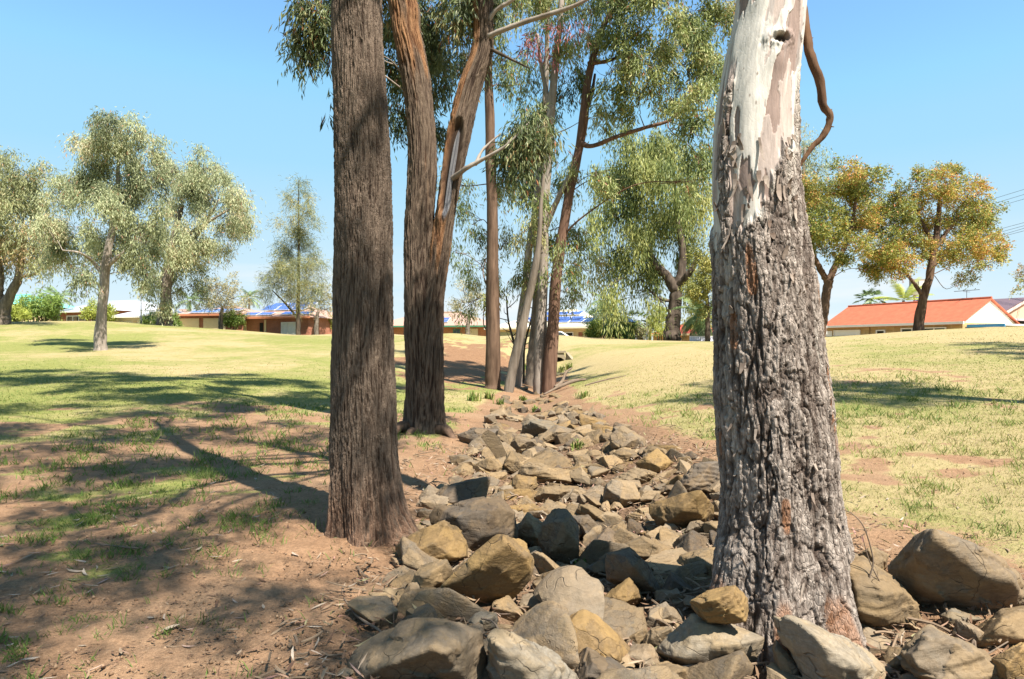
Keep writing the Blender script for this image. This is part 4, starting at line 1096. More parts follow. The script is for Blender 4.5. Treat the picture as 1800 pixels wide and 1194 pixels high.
# ------------------------------------------------------------------ trees: tapered trunk, limbs to every clump, hanging leaves
def leaves(base, dirs, L, W, rr, fold=True):
    m = len(base)
    a = rr.normal(size=(m, 3)); s = np.cross(dirs, a); s /= np.linalg.norm(s, axis=1)[:, None] + 1e-9
    L = L[:, None]; W = W[:, None]
    mid = base + dirs * L * 0.42
    v = np.stack([base, mid + s * W * .5, base + dirs * L + np.cross(s, dirs) * L * 0.12, mid - s * W * .5], 1).reshape(-1, 3)
    return v, np.arange(m * 4).reshape(-1, 4)
def foliage(blobs, n, k, L, leaf, wid, rr, droop=1.0, spread=0.5, flat=1.0, shell=0.5, out=0.6, tone=0.0, blobtone=0.16, nclus=7, cl=.36):
    B = np.array([b[:4] for b in blobs], float)
    w = B[:, 3] ** 2; w /= w.sum()
    bi = rr.choice(len(B), n, p=w)
    dv = rr.normal(size=(n, 3)); dv /= np.linalg.norm(dv, axis=1)[:, None]
    nc = nclus                                                       # leaf clusters inside each clump
    cd = rr.normal(size=(len(B), nc, 3)); cd /= np.linalg.norm(cd, axis=2)[:, :, None]; cd[:, :, 2] = cd[:, :, 2] + .2
    ci = rr.integers(nc, size=n); cr_ = 0.45 + 0.5 * rr.random((len(B), nc))
    dc = cd[bi, ci]
    st = B[bi, :3] + (dc * cr_[bi, ci][:, None] + dv * cl * rr.random(n)[:, None] ** .6) * B[bi, 3][:, None] * np.array([1, 1, flat])
    dv = dc * .7 + dv * .5
    go = dv * out + np.array([0, 0, -droop]) + 0.35 * rr.normal(size=(n, 3)); go /= np.linalg.norm(go, axis=1)[:, None]
    Ls = L * (0.4 + 0.8 * rr.random(n))
    t = (np.arange(k) / k)[None, :, None]
    sag = np.array([0, 0, -1.0]) * (t ** 2) * (Ls * 0.4 * droop)[:, None, None]
    pos = st[:, None, :] + go[:, None, :] * t * Ls[:, None, None] + sag + rr.normal(size=(n, k, 3)) * (L * 0.11)
    pos = pos.reshape(-1, 3)
    ld = go[:, None, :] * 0.5 + spread * rr.normal(size=(n, k, 3)) + np.array([0, 0, -0.75 * droop])
    ld = ld.reshape(-1, 3); ld /= np.linalg.norm(ld, axis=1)[:, None]
    m = len(pos)
    bt = rr.normal(size=len(B)) * blobtone
    ct_ = rr.normal(size=(len(B), nc)) * .11
    tint = 0.46 + tone + (bt[bi] + ct_[bi, ci] + 0.1 * rr.normal(size=n))[:, None] + 0.17 * rr.normal(size=(n, k))
    tint = tint.ravel()
    tint = np.where(rr.random(m) < 0.03, 1.0, np.clip(tint, 0, .95))
    v, q = leaves(pos, ld, leaf * (0.6 + 0.7 * rr.random(m)), wid * (0.7 + 0.6 * rr.random(m)), rr)
    return v, q, tint, st
def px_blobs(rows, d, deep, rr):
    out = []
    for row in rows:
        px, py, rp = row[:3]
        dd = row[3] if len(row) > 3 else d + (rr.random() * 2 - 1) * deep
        c = P(px, py, dd); out.append((c[0], c[1], c[2], rp / F * dd))
    return out
def limbs(mb, trunks, blobs, rr, r0, r1, seg=6, twigs=6):
    blobs = [b for b in blobs if b[2] < 20]
    T = np.concatenate([spline(np.column_stack([np.asarray(p, float), np.broadcast_to(r, len(p))]), 40) for p, r in trunks])
    for b in blobs:
        c = np.array(b[:3]); R_ = b[3]
        dz = c[2] - T[:, 2]; hd = np.hypot(T[:, 0] - c[0], T[:, 1] - c[1])
        cost = np.sqrt(hd ** 2 + dz ** 2) + 1.2 * np.maximum(0, 0.3 * hd - dz) 
        a = T[np.argmin(cost)]
        p0 = a[:3]; v = c - p0
        ln_ = np.linalg.norm(v)
        q1 = p0 + v * 0.3 + np.array([0, 0, 0.05 * ln_]) + rr.normal(size=3) * 0.06 * ln_; mid = p0 + v * 0.65 + np.array([0, 0, 0.07 * ln_]) + rr.normal(size=3) * 0.07 * ln_
        ra = min(a[3] * 0.5, r0 * (0.4 + 0.16 * np.linalg.norm(v)))
        mb.tube([p0, q1, mid, c], [ra, ra * .75, ra * .5, r1], seg, rows=16, cap=False, wob=.15)
        for _ in range(twigs):
            dv = rr.normal(size=3); dv[2] = abs(dv[2]) * .8 - .2; dv /= np.linalg.norm(dv)
            e = c + dv * R_ * (0.6 + 0.4 * rr.random()); s0 = mid + (c - mid) * rr.random()
            mb.tube([s0, (s0 + e) / 2 + rr.normal(size=3) * R_ * .1 , e], [r1 * .9, r1 * .6, r1 * .25], 4, rows=6, cap=False)
def tree(name, label, cat, trunks, blobs, leafmat, bark, n, k, L, leaf, wid, seed=1, deep=None, d=None, r0=.032, r1=.012, twigs=6, group=None, root=None, seg=12, base=None, wob=.16, **kw):
    rr = np.random.default_rng(seed)
    tb = root
    if tb is None:
        p = base if base is not None else trunks[0][0][0]
        tb = empty(name, p, label, cat, group)
    mb = MB()
    for p, r in trunks:
        mb.tube(p, r, seg, rows=46, wob=wob, seed=seed)
    if blobs: limbs(mb, trunks, blobs, rr, r0, r1, twigs=twigs)
    mb.build('trunk', bark, tb, True)
    if blobs:
        v, q, ti, _ = foliage(blobs, n, k, L, leaf, wid, rr, **kw)
        npmesh('crown', v, q, leafmat, tb, False, fattr={'tint': ti})
    return tb
def stem_px(rows, d, sink=0.25):
    """rows (px, py, half width px[, d]) from the foot up -> points, radii"""
    pts, rad = [], []
    for row in rows:
        dd = row[3] if len(row) > 3 else d
        pts.append(P(row[0], row[1], dd)); rad.append(row[2] / F * dd)
    p0 = pts[0].copy(); p0[2] = min(p0[2], gz(p0[0], p0[1])) - sink
    return [p0] + pts, [rad[0] * 1.05] + rad
def foot(px, d): return G(px, d)
CRK = 'trees along the creek'

# crowns of the three front trees (mostly above the picture)
rr = np.random.default_rng(21)
fk = px_blobs([(560, 22, 46, 11), (535, 70, 30, 11), (580, 60, 36, 11), (700, 40, 34, 13), (706, 130, 36, 13), (702, 205, 26, 13), (755, 130, 44, 13), (770, 55, 44, 13), (800, 10, 44, 12), (772, 235, 28, 13), (818, 110, 34, 14),
               (930, 215, 42, 11.5), (918, 258, 36, 11.4), (955, 228, 30, 11.4), (885, 265, 22, 11.6), (745, 20, 40, 12.5), (690, -30, 50, 12), (850, -40, 50, 12)], 12, 1, rr)
hi = [(-3.5, 11, 9.6, 1.2), (-5.2, 11.5, 9.8, 1.3), (-2, 10.5, 10.4, 1.3), (-4.5, 9.5, 11.0, 1.4), (-6.8, 12.5, 10.6, 1.3), (-1.0, 12, 11, 1.3), (-3, 13, 12, 1.4), (0.2, 11.2, 10.2, 1.0), (-9.4, 14.2, 12, 1.3), (-7.4, 14.6, 11.8, 1.3), (-5.4, 14.2, 12.2, 1.3), (-3.4, 14.8, 12, 1.3), (-1.4, 14.4, 12.2, 1.3), (.6, 14.8, 11.8, 1.2), (-8.2, 15.6, 12.6, 1.3), (-4.4, 15.8, 12.8, 1.3), (-.4, 16, 12.4, 1.2), (2, 15.4, 12.4, 1.0)]
mb = MB(); TL = [(np.array([[-1.7, D2, 5], [-2.3, D2, 9.2], [-2.8, D2 - .3, 11.5]]), [.22, .17, .1]), (np.array([[-.5, D2, 6.5], [-.5, D2, 9.2], [-.2, D2, 11.5]]), [.15, .12, .08]), (np.array([P(790, 318, D2 - .1), P(845, 282, D2 - .5), P(890, 256, D2 - .7)]), [.06, .05, .04])]
limbs(mb, TL, fk + hi, rr, .02, .008, twigs=7)
mb.build('limbs', BARK_PALE, t_fork, True)['kind'] = 'stuff'
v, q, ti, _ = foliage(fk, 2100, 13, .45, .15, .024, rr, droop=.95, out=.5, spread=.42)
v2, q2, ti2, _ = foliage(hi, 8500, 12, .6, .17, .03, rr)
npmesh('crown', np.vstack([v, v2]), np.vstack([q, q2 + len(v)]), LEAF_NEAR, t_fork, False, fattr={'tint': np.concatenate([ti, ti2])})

ib = [(-2.4, 5.0, 9.4, 1.1), (-4.0, 6.2, 9.8, 1.2), (-1.0, 6.6, 10.2, 1.1), (-3.2, 4.0, 10.6, 1.2), (-2.2, 7.4, 11.2, 1.2), (-5.2, 5.0, 10.4, 1.0), (-1.2, 4.8, 11.8, 1.1), (-3.6, 8.6, 10.4, 1.1), (-6.0, 7.4, 11.0, 1.1)]
mb = MB(); limbs(mb, [(np.array([p[:3] for p in top1[:3]]), [.16, .12, .07])], ib, rr, .05, .012, twigs=6)
mb.build('limbs', BARK_BROWN, t_iron, True)['kind'] = 'stuff'
small = px_blobs([(580, 160, 6, 5.5), (577, 208, 9, 5.6)], 5.6, 0, rr)
v, q, ti, _ = foliage(ib, 2200, 12, .55, .16, .03, rr)
v2, q2, ti2, _ = foliage(small, 5, 7, .12, .10, .014, rr)
npmesh('crown', np.vstack([v, v2]), np.vstack([q, q2 + len(v)]), LEAF_NEAR, t_iron, False, fattr={'tint': np.concatenate([ti, ti2])})

gb = [(-0.6, 1.8, 8.6, 1.0), (0.6, 0.4, 8.8, 1.0), (-1.4, 3.4, 9.2, 1.1), (0.0, 3.2, 10.2, 1.1), (-0.4, -0.6, 9.4, 1.0), (1.6, -1.0, 9.8, .9), (-2.6, 2.0, 10.0, 1.0), (0.9, 5.2, 11, 1.2), (2.4, 6.0, 10.4, 1.1), (-1.2, 0.6, 10.6, .9), (1.6, 1.5, 8.3, .75), (2.3, .7, 11.2, .8), (1.5, 7.6, 8.7, .9), (1.8, 7.3, 10.2, 1.0), (.4, 2.2, 11.4, 1.0), (-2.2, .8, 11.2, 1.0)]
mb = MB(); limbs(mb, [(np.array([p[:3] for p in top3[:4]]), [.18, .15, .12, .07])], gb, rr, .05, .012, twigs=6)
mb.build('limbs', BARK_PALE, t_gum, True)['kind'] = 'stuff'
v, q, ti, _ = foliage(gb, 2600, 12, .55, .16, .03, rr)
npmesh('crown', v, q, LEAF_NEAR, t_gum, False, fattr={'tint': ti})

# the clump of slender trunks in the creek bed, 23-27 m away
t4 = stem_px([(866, 684, 15), (866, 660, 13.5), (866, 560, 12), (866, 400, 9.5), (863, 300, 9.5), (861, 200, 8), (858, 110, 7), (856, 0, 5), (850, -120, 3)], 23.5)
b4 = px_blobs([(880, 35, 42), (885, 105, 32), (905, 150, 40), (845, 20, 34), (800, 325, 32), (830, 395, 38), (800, 445, 32), (842, 475, 32), (890, 420, 30), (895, 335, 30), (880, 520, 26), (830, -40, 60), (900, -50, 60), (880, -110, 60), (820, 540, 16)], 25, 2.2, rr)
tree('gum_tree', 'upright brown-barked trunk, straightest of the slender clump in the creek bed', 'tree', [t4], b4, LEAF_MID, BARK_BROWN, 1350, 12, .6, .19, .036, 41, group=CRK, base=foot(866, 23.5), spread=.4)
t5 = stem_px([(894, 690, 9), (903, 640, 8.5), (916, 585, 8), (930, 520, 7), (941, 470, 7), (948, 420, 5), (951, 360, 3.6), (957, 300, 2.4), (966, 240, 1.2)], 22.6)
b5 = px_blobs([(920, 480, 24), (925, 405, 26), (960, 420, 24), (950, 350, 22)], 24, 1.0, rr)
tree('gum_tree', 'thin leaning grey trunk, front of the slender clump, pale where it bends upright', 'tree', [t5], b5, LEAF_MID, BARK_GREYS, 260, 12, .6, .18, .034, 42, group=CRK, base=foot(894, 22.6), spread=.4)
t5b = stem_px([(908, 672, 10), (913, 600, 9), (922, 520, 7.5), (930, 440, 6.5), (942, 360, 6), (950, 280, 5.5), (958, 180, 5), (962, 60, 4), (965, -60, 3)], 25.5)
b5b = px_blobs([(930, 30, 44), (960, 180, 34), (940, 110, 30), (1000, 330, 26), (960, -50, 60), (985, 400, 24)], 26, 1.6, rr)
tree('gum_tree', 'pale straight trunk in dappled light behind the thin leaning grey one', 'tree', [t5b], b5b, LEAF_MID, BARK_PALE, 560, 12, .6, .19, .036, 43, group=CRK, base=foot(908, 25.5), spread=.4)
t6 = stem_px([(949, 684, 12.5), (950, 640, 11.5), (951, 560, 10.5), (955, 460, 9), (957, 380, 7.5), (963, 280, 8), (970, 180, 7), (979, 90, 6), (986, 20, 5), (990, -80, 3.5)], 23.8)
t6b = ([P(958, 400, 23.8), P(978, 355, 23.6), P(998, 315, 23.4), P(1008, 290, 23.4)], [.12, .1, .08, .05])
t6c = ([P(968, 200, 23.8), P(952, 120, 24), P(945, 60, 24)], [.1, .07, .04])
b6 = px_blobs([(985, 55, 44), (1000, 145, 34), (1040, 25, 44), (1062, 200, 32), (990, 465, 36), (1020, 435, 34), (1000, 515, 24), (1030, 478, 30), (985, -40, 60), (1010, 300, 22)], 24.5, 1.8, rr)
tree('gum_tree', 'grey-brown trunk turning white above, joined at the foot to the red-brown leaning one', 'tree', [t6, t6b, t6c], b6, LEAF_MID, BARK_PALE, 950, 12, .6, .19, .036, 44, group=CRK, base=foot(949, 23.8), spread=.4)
t6d = stem_px([(930, 668, 8), (935, 620, 8), (941, 560, 7), (944, 470, 6), (940, 380, 5), (935, 300, 4)], 26.5)
tree('gum_tree', 'dull grey-pink trunk partly hidden between the pale straight one and the joined pair', 'tree', [t6d], px_blobs([(920, 320, 28), (940, 270, 24)], 26.5, .8, rr), LEAF_MID, BARK_GREYS, 220, 12, .7, .19, .036, 45, group=CRK, base=foot(930, 26.5), spread=.4)
t7 = stem_px([(965, 684, 13.5), (968, 640, 12), (973, 560, 10.5), (980, 470, 9.5), (993, 390, 9), (1006, 315, 8.5), (1020, 250, 7.5), (1027, 200, 8), (1034, 140, 7), (1048, 85, 6), (1064, 40, 5), (1088, -5, 4), (1105, -70, 3)], 23.5)
t7b = ([P(1019, 250, 23.5), P(1040, 257, 23.2), P(1085, 240, 22.8), P(1130, 226, 22.5), P(1175, 213, 22.3), P(1200, 196, 22.2), P(1250, 194, 22)], [.10, .08, .07, .06, .05, .04, .02])
t7c = ([P(1034, 112, 23.5), P(1065, 108, 23.2), P(1095, 96, 23), P(1112, 78, 22.8), P(1145, 45, 22.6)], [.08, .065, .05, .04, .02])
t7d = ([P(1024, 215, 23.5), P(1040, 165, 23.6), P(1046, 130, 23.6)], [.09, .07, .04])
b7 = px_blobs([(1088, 36, 50), (1150, 26, 56), (1210, 36, 56), (1252, 105, 46), (1200, 105, 52), (1140, 105, 48), (1080, 125, 42), (1120, 172, 38), (1180, 170, 36), (1232, 175, 42, 21), (1226, 240, 34, 21), (1228, 290, 24, 21), (1216, 320, 14, 21), (1050, 310, 26), (1085, 320, 18),
                (1260, 30, 50), (1100, -50, 70), (1200, -60, 70), (1060, 60, 30)], 23, 1.8, rr) + [(3, 20.5, 14.6, 1.0), (4.5, 21.5, 15, 1.1), (6, 22, 15.2, 1.1), (3.5, 22.6, 15.6, 1.1), (5.5, 23.2, 16, 1.2), (2.4, 21.6, 15.2, 1.0), (4.2, 23.8, 16.4, 1.2)]
tree('gum_tree', 'red-brown leaning trunk with long pale side branches and a wide hanging crown', 'tree', [t7, t7b, t7c, t7d], b7, LEAF_MID, bark_plain('red_brown_bark', (0.06, 0.031, 0.021), (0.2, 0.118, 0.08)), 4600, 12, .6, .19, .042, 46, group=CRK, base=foot(965, 23.5), spread=.5, nclus=7, cl=.36, droop=.85)
# sprays of red young leaves under the long white branch
v, q, ti, _ = foliage(px_blobs([(928, 70, 10), (948, 62, 12), (985, 42, 12), (965, 88, 9), (1010, 38, 9)], 11.2, .2, rr), 34, 9, .3, .13, .017, rr)
k = NT('red_leaf', .5); k.color(k.mix(k.attr('tint'), (0.12, 0.03, 0.035), (0.27, 0.08, 0.065)))
cr = npmesh('crown', v, q, k.m, t_fork, False, fattr={'tint': ti}); cr['label'] = 'hanging red young leaves'
# thin bare saplings among the trunks
def sapling(label, rows, seed, d, group=None):
    rr = np.random.default_rng(seed)
    e = empty('bare_sapling', foot(rows[0][0], d), label, 'sapling', group)
    mb = MB()
    p, r = stem_px(rows, d); mb.tube(p, r, 6, rows=20, wob=.1)
    sp = spline(np.array(p), 30)
    for j in range(9):
        a = sp[int(8 + j * 2.2)]; dv = rr.normal(size=3) * np.array([1, 1, .3]) + np.array([0, 0, .9]); dv *= .9 / np.linalg.norm(dv) * (0.5 + .6 * rr.random())
        mb.tube([a, a + dv * .5 + rr.normal(size=3) * .05, a + dv], [.02, .014, .006], 4, rows=8)
    mb.build('stem', BARK_DARK, e, True)
sapling('thin dark leafless sapling left of the leaning grey trunk', [(908, 625, 2.6), (900, 590, 2.2), (893, 560, 1.8), (890, 520, 1.2)], 5, 27)
sapling('thin dark leafless sapling right of the leaning grey trunk', [(921, 620, 2.2), (926, 590, 1.8), (934, 560, 1.5), (938, 520, 1)], 6, 27)

# the old spreading gum at the far right of the creek, weeping foliage
rr = np.random.default_rng(22)
OD = 50
tr = [stem_px([(1181, 597, 16), (1183, 570, 13), (1187, 530, 11), (1188, 505, 11)], OD), ([P(1187, 512, OD), P(1172, 485, OD), P(1152, 465, OD), P(1140, 440, OD), P(1120, 415, OD)], [.42, .34, .28, .2, .1]),
      ([P(1188, 510, OD), P(1197, 480, OD), P(1200, 440, OD), P(1190, 380, OD), P(1185, 310, OD)], [.4, .32, .25, .18, .1]), ([P(1190, 505, OD), P(1215, 475, OD - 1), P(1232, 440, OD - 1)], [.3, .2, .1]), ([P(1185, 530, OD), P(1160, 525, OD), P(1135, 505, OD)], [.14, .1, .05])]
ob = px_blobs([(1088, 330, 46), (1138, 290, 48), (1180, 320, 46), (1222, 345, 42), (1108, 395, 50), (1160, 390, 42), (1212, 425, 36), (1072, 445, 30), (1070, 505, 22), (1088, 530, 14), (1130, 470, 32), (1150, 525, 15), (1185, 255, 42), (1232, 285, 34), (1058, 375, 30), (1215, 490, 24), (1105, 460, 26), (1095, 250, 30), (1140, 240, 34), (1065, 300, 30)], OD, 3.0, rr)
tree('gum_tree', 'old dark-butted gum with thick forking limbs and yellow-green weeping foliage behind the lawn', 'tree', tr, ob, LEAF_WEEP, bark_plain('old_gum_bark', (0.025, 0.018, 0.014), (0.15, 0.115, 0.088), 4.0), 3200, 13, 1.9, .34, .075, 47, base=foot(1183, OD), droop=1.5, out=.3, spread=.3, r0=.08, r1=.03, twigs=5)
tr = [stem_px([(1244, 600, 5), (1244, 560, 4), (1243, 520, 3)], 45)]
tree('shrub_tree', 'bushy yellow-olive tree close beside the rough gum trunk', 'tree', tr, px_blobs([(1240, 468, 24), (1248, 510, 26), (1228, 500, 20), (1250, 545, 18), (1236, 440, 18), (1262, 480, 26)], 45, 1, rr), LEAF_OLIVE, BARK_DARK, 700, 10, .7, .2, .07, 48, base=foot(1244, 45), droop=.4)
tr = [stem_px([(1392, 610, 7), (1392, 500, 6), (1398, 400, 5), (1410, 320, 3), (1415, 260, 2)], 62)]
tree('gum_tree', 'tall thin-leaved tree whose top shows beside the dead hanging branch', 'tree', tr, px_blobs([(1412, 235, 20), (1432, 262, 22), (1408, 280, 24), (1438, 302, 26), (1400, 330, 30), (1420, 350, 30), (1392, 260, 26), (1380, 310, 28)], 62, 2, rr), LEAF_PALE, BARK_GREYS, 420, 11, 1.4, .32, .07, 49, base=foot(1392, 62), r1=.02)

# the pair of orange-tipped trees on the right
OG = 'orange-tipped trees on the bank'
tr = [stem_px([(1442, 590, 9), (1447, 560, 8), (1452, 520, 7.5), (1457, 492, 8)], 39), ([P(1456, 497, 39), P(1440, 470, 39), P(1428, 440, 39), P(1428, 400, 39)], [.2, .16, .12, .06]), ([P(1457, 494, 39), P(1472, 460, 39), P(1486, 430, 39), P(1500, 380, 39), P(1505, 340, 39)], [.21, .17, .14, .1, .05])]
rr = np.random.default_rng(23)
ba = px_blobs([(1432, 345, 40), (1480, 325, 38), (1532, 325, 30), (1450, 400, 42), (1512, 380, 42), (1552, 385, 36), (1490, 440, 34), (1556, 440, 34), (1590, 425, 28), (1540, 468, 24), (1420, 430, 24), (1585, 375, 26), (1500, 305, 20), (1416, 470, 18)], 39, 2.2, rr)
tree('flowering_tree', 'round dense tree with orange-tipped leaves beside the rough gum, left end of the red roof', 'tree', tr, ba, LEAF_ORANGE, BARK_BROWN, 6200, 9, .42, .15, .058, 50, group=OG, base=foot(1442, 39), droop=.2, spread=.8, flat=.8, r0=.03, nclus=13, out=.8, blobtone=.07, cl=.5)
tr = [stem_px([(1614, 585, 9), (1618, 550, 8), (1625, 515, 7), (1633, 490, 6.5), (1640, 450, 6), (1648, 400, 5), (1652, 350, 3)], 40), ([P(1622, 520, 40), P(1608, 500, 40), P(1592, 480, 40), P(1575, 460, 40)], [.13, .1, .08, .04]), ([P(1642, 440, 40), P(1670, 400, 40), P(1695, 370, 40)], [.14, .1, .05]), ([P(1643, 430, 40), P(1620, 390, 40), P(1605, 350, 40)], [.13, .09, .04])]
bb = px_blobs([(1650, 330, 34), (1602, 345, 28), (1695, 340, 36), (1640, 385, 40), (1700, 395, 40), (1745, 430, 24), (1690, 445, 40), (1735, 455, 26), (1605, 440, 28), (1650, 440, 28), (1698, 488, 16), (1588, 465, 28), (1548, 476, 22), (1620, 310, 18), (1665, 308, 22), (1720, 375, 30)], 40, 2.2, rr)
tree('flowering_tree', 'open orange-topped tree with a dark red trunk standing before the red roof', 'tree', tr, bb, LEAF_ORANGE, BARK_BROWN, 4600, 9, .42, .15, .058, 51, group=OG, base=foot(1614, 40), droop=.22, spread=.8, flat=.75, tone=.05, r0=.03, nclus=12, out=.8, blobtone=.08, cl=.46)
tr = [stem_px([(1860, 590, 9), (1855, 540, 8), (1845, 490, 6), (1835, 460, 3)], 44)]
tree('flowering_tree', 'edge of another orange-green tree cut off by the picture at the far right', 'tree', tr, px_blobs([(1808, 480, 26), (1830, 440, 34), (1800, 505, 14), (1850, 500, 34), (1870, 440, 40)], 44, 1.5, rr), LEAF_ORANGE, BARK_BROWN, 700, 9, .45, .16, .06, 52, group=OG, base=foot(1860, 44), droop=.3, spread=.8)

# pale gums on the left lawn
LG = 'pale gums on the far lawn'
rr = np.random.default_rng(24)
tr = [stem_px([(177, 616, 12), (177, 590, 9.5), (180, 540, 8.5), (184, 490, 8), (190, 440, 7), (198, 400, 5.5), (206, 340, 4), (208, 280, 2.5)], 34), ([P(184, 490, 34), P(165, 462, 34), P(140, 445, 33), (P(110, 440, 33))], [.12, .09, .06, .03]), ([P(186, 470, 34), P(215, 445, 34), P(245, 420, 34)], [.13, .09, .04]), ([P(180, 520, 34), P(172, 500, 33.6), P(158, 490, 33)], [.07, .05, .025])]
bl = px_blobs([(205, 232, 36), (168, 258, 32), (245, 262, 36), (160, 308, 40), (210, 312, 46), (262, 322, 40), (120, 345, 36), (180, 375, 48), (240, 385, 42), (128, 415, 38), (200, 435, 36), (258, 430, 32), (105, 455, 24), (150, 478, 22), (232, 472, 24), (88, 400, 28), (185, 215, 22), (230, 225, 24), (285, 375, 26)], 34, 2.6, rr)
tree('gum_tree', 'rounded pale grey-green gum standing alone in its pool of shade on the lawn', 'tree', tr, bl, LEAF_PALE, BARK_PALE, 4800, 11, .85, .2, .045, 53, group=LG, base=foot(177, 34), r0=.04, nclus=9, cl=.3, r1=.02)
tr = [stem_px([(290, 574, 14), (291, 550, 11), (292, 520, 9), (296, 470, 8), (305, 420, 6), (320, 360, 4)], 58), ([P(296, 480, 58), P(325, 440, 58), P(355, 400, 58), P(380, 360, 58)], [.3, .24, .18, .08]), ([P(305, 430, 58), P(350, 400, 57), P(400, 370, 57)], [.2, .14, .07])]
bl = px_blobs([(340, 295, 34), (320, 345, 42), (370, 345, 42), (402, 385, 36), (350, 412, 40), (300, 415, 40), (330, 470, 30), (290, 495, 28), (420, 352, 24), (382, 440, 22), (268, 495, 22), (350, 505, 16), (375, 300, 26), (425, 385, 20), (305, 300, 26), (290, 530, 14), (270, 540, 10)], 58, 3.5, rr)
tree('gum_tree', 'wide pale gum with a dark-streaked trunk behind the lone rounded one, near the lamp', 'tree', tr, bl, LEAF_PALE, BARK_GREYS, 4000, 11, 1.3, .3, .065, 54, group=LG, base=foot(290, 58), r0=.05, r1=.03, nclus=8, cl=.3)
tr = [stem_px([(4, 560, 12), (8, 540, 10), (20, 515, 8), (32, 490, 7), (37, 460, 5.5), (45, 400, 4)], 50), ([P(5, 545, 50), P(-2, 520, 50), P(0, 480, 50), P(-8, 420, 50)], [.36, .3, .24, .1]), ([P(33, 487, 50), P(60, 482, 50), P(85, 465, 50)], [.12, .09, .05])]
bl = px_blobs([(5, 300, 40), (48, 305, 34), (18, 365, 46), (70, 345, 30), (58, 415, 36), (15, 425, 42), (80, 455, 24), (-35, 345, 56), (-25, 445, 40), (35, 455, 24), (88, 395, 22), (-40, 280, 46)], 50, 3, rr)
tree('gum_tree', 'forked gum cut off by the left edge of the picture, beside the yellow bush', 'tree', tr, bl, leaf_mat('gum_leaf_brownish', [(0.0, (0.12, 0.135, 0.06)), (0.45, (0.27, 0.285, 0.13)), (0.75, (0.38, 0.37, 0.18)), (1.0, (0.42, 0.26, 0.14))]), BARK_GREYS, 3200, 11, 1.2, .28, .06, 55, group=LG, base=foot(4, 50), r0=.045, r1=.018, nclus=10)
# she-oak, narrow and feathery
tr = [stem_px([(524, 580, 4.2), (524, 540, 3.4), (525, 480, 2.6), (525, 420, 1.7), (525, 360, 1), (525, 318, .5)], 61), ([P(524, 560, 61), P(500, 532, 61), P(478, 510, 61)], [.1, .08, .04])]
bl = px_blobs([(525, 325, 13), (524, 355, 20), (540, 372, 16), (512, 392, 20), (542, 412, 24), (512, 435, 24), (545, 458, 26), (518, 478, 26), (552, 500, 20), (525, 515, 22), (480, 488, 17), (468, 512, 13), (492, 505, 14), (545, 525, 16), (500, 455, 18)], 61, 1.3, rr)
tree('she_oak', 'narrow feathery blue-green tree with a straight stem beside the furrowed trunk', 'tree', tr, bl, LEAF_CASU, BARK_DARK, 2000, 10, 1.1, .42, .032, 56, base=foot(524, 61), droop=.45, spread=.45, shell=.25, r0=.025, r1=.012, tone=.12)
# small twiggy trees by the houses
def twiggy(label, px, py, d, rows, seed, n=420, mat=None):
    rr = np.random.default_rng(seed)
    tr = [stem_px([(px, py, 4), (px + 1, py - 14, 3.5), (px + 3, py - 26, 2.5)], d)]
    tree('small_tree', label, 'tree', tr, px_blobs(rows, d, 1.2, rr), mat or LEAF_DRY, BARK_GREYS, n, 9, .6, .2, .06, seed, base=foot(px, d), droop=.2, spread=.8, shell=.15, r0=.05, r1=.022, twigs=12, group='small trees by the houses')
twiggy('half-bare blossoming tree in front of the garages with blue roof panels', 388, 566, 66, [(383, 512, 28), (360, 528, 22), (412, 525, 26), (386, 540, 32), (372, 505, 18), (402, 502, 18), (425, 548, 14)], 61, 620)
twiggy('nearly leafless grey tree at the end of the brick house, beside the furrowed trunk', 556, 574, 66, [(562, 528, 22), (574, 545, 18), (548, 545, 16), (568, 512, 14)], 62, 200)
twiggy('small half-bare tree before the house with the green gutter', 822, 582, 70, [(812, 530, 24), (830, 545, 18), (800, 548, 16), (840, 522, 16), (815, 510, 16)], 63, 330)

# shrubs
def shrub(label, rows, d, mat, seed, n=380, leaf=.16, name='shrub', group='garden shrubs', px=None):
    rr = np.random.default_rng(seed)
    bl = px_blobs(rows, d, .8, rr)
    b0 = foot(rows[0][0] if px is None else px, d)
    e = empty(name, b0, label, 'shrub', group)
    mb = MB()
    for b in bl:
        p0 = np.array([b0[0] + .2 * rr.normal(), b0[1], b0[2] - .2]); c = np.array(b[:3])
        mb.tube([p0, (p0 + c) / 2 + rr.normal(size=3) * .1, c], [.06, .045, .02], 5, rows=8)
    mb.build('stem', BARK_DARK, e, True)
    v, q, ti, _ = foliage(bl, int(n * 1.8), 8, .35, leaf, leaf * .45, rr, droop=.1, spread=.9, out=.9, cl=.75, nclus=9, blobtone=.06)
    npmesh('foliage', v, q, mat, e, False, fattr={'tint': ti})
shrub('big rounded green bush left of the pale sheet-metal roof', [(75, 538, 20), (58, 545, 18), (95, 545, 16), (72, 552, 22), (50, 535, 12), (90, 530, 12)], 64, LEAF_BUSH, 71, 900)
shrub('low yellowish dome-shaped bush beside the forked gum', [(28, 548, 12), (20, 555, 11), (38, 555, 9)], 60, LEAF_LIME, 72, 350)
shrub('yellow-green bush just behind the trunk of the lone rounded gum', [(165, 548, 13), (150, 556, 9), (182, 550, 13), (190, 560, 9)], 66, LEAF_LIME, 73, 420)
shrub('bright green hedge shrub between the lamp and the dark-streaked gum', [(262, 562, 9), (272, 566, 8), (254, 566, 7), (283, 564, 8)], 66, LEAF_BUSH, 74, 320)
shrub('green shrub in the gap right of the dark-streaked gum', [(306, 563, 7), (310, 570, 6)], 68, LEAF_BUSH, 75, 130)
shrub('glossy dark-green shrub with pale flowers at the foot of the blossoming tree', [(410, 561, 11), (398, 564, 9), (422, 563, 8), (412, 553, 7)], 67, LEAF_BUSH, 76, 420)
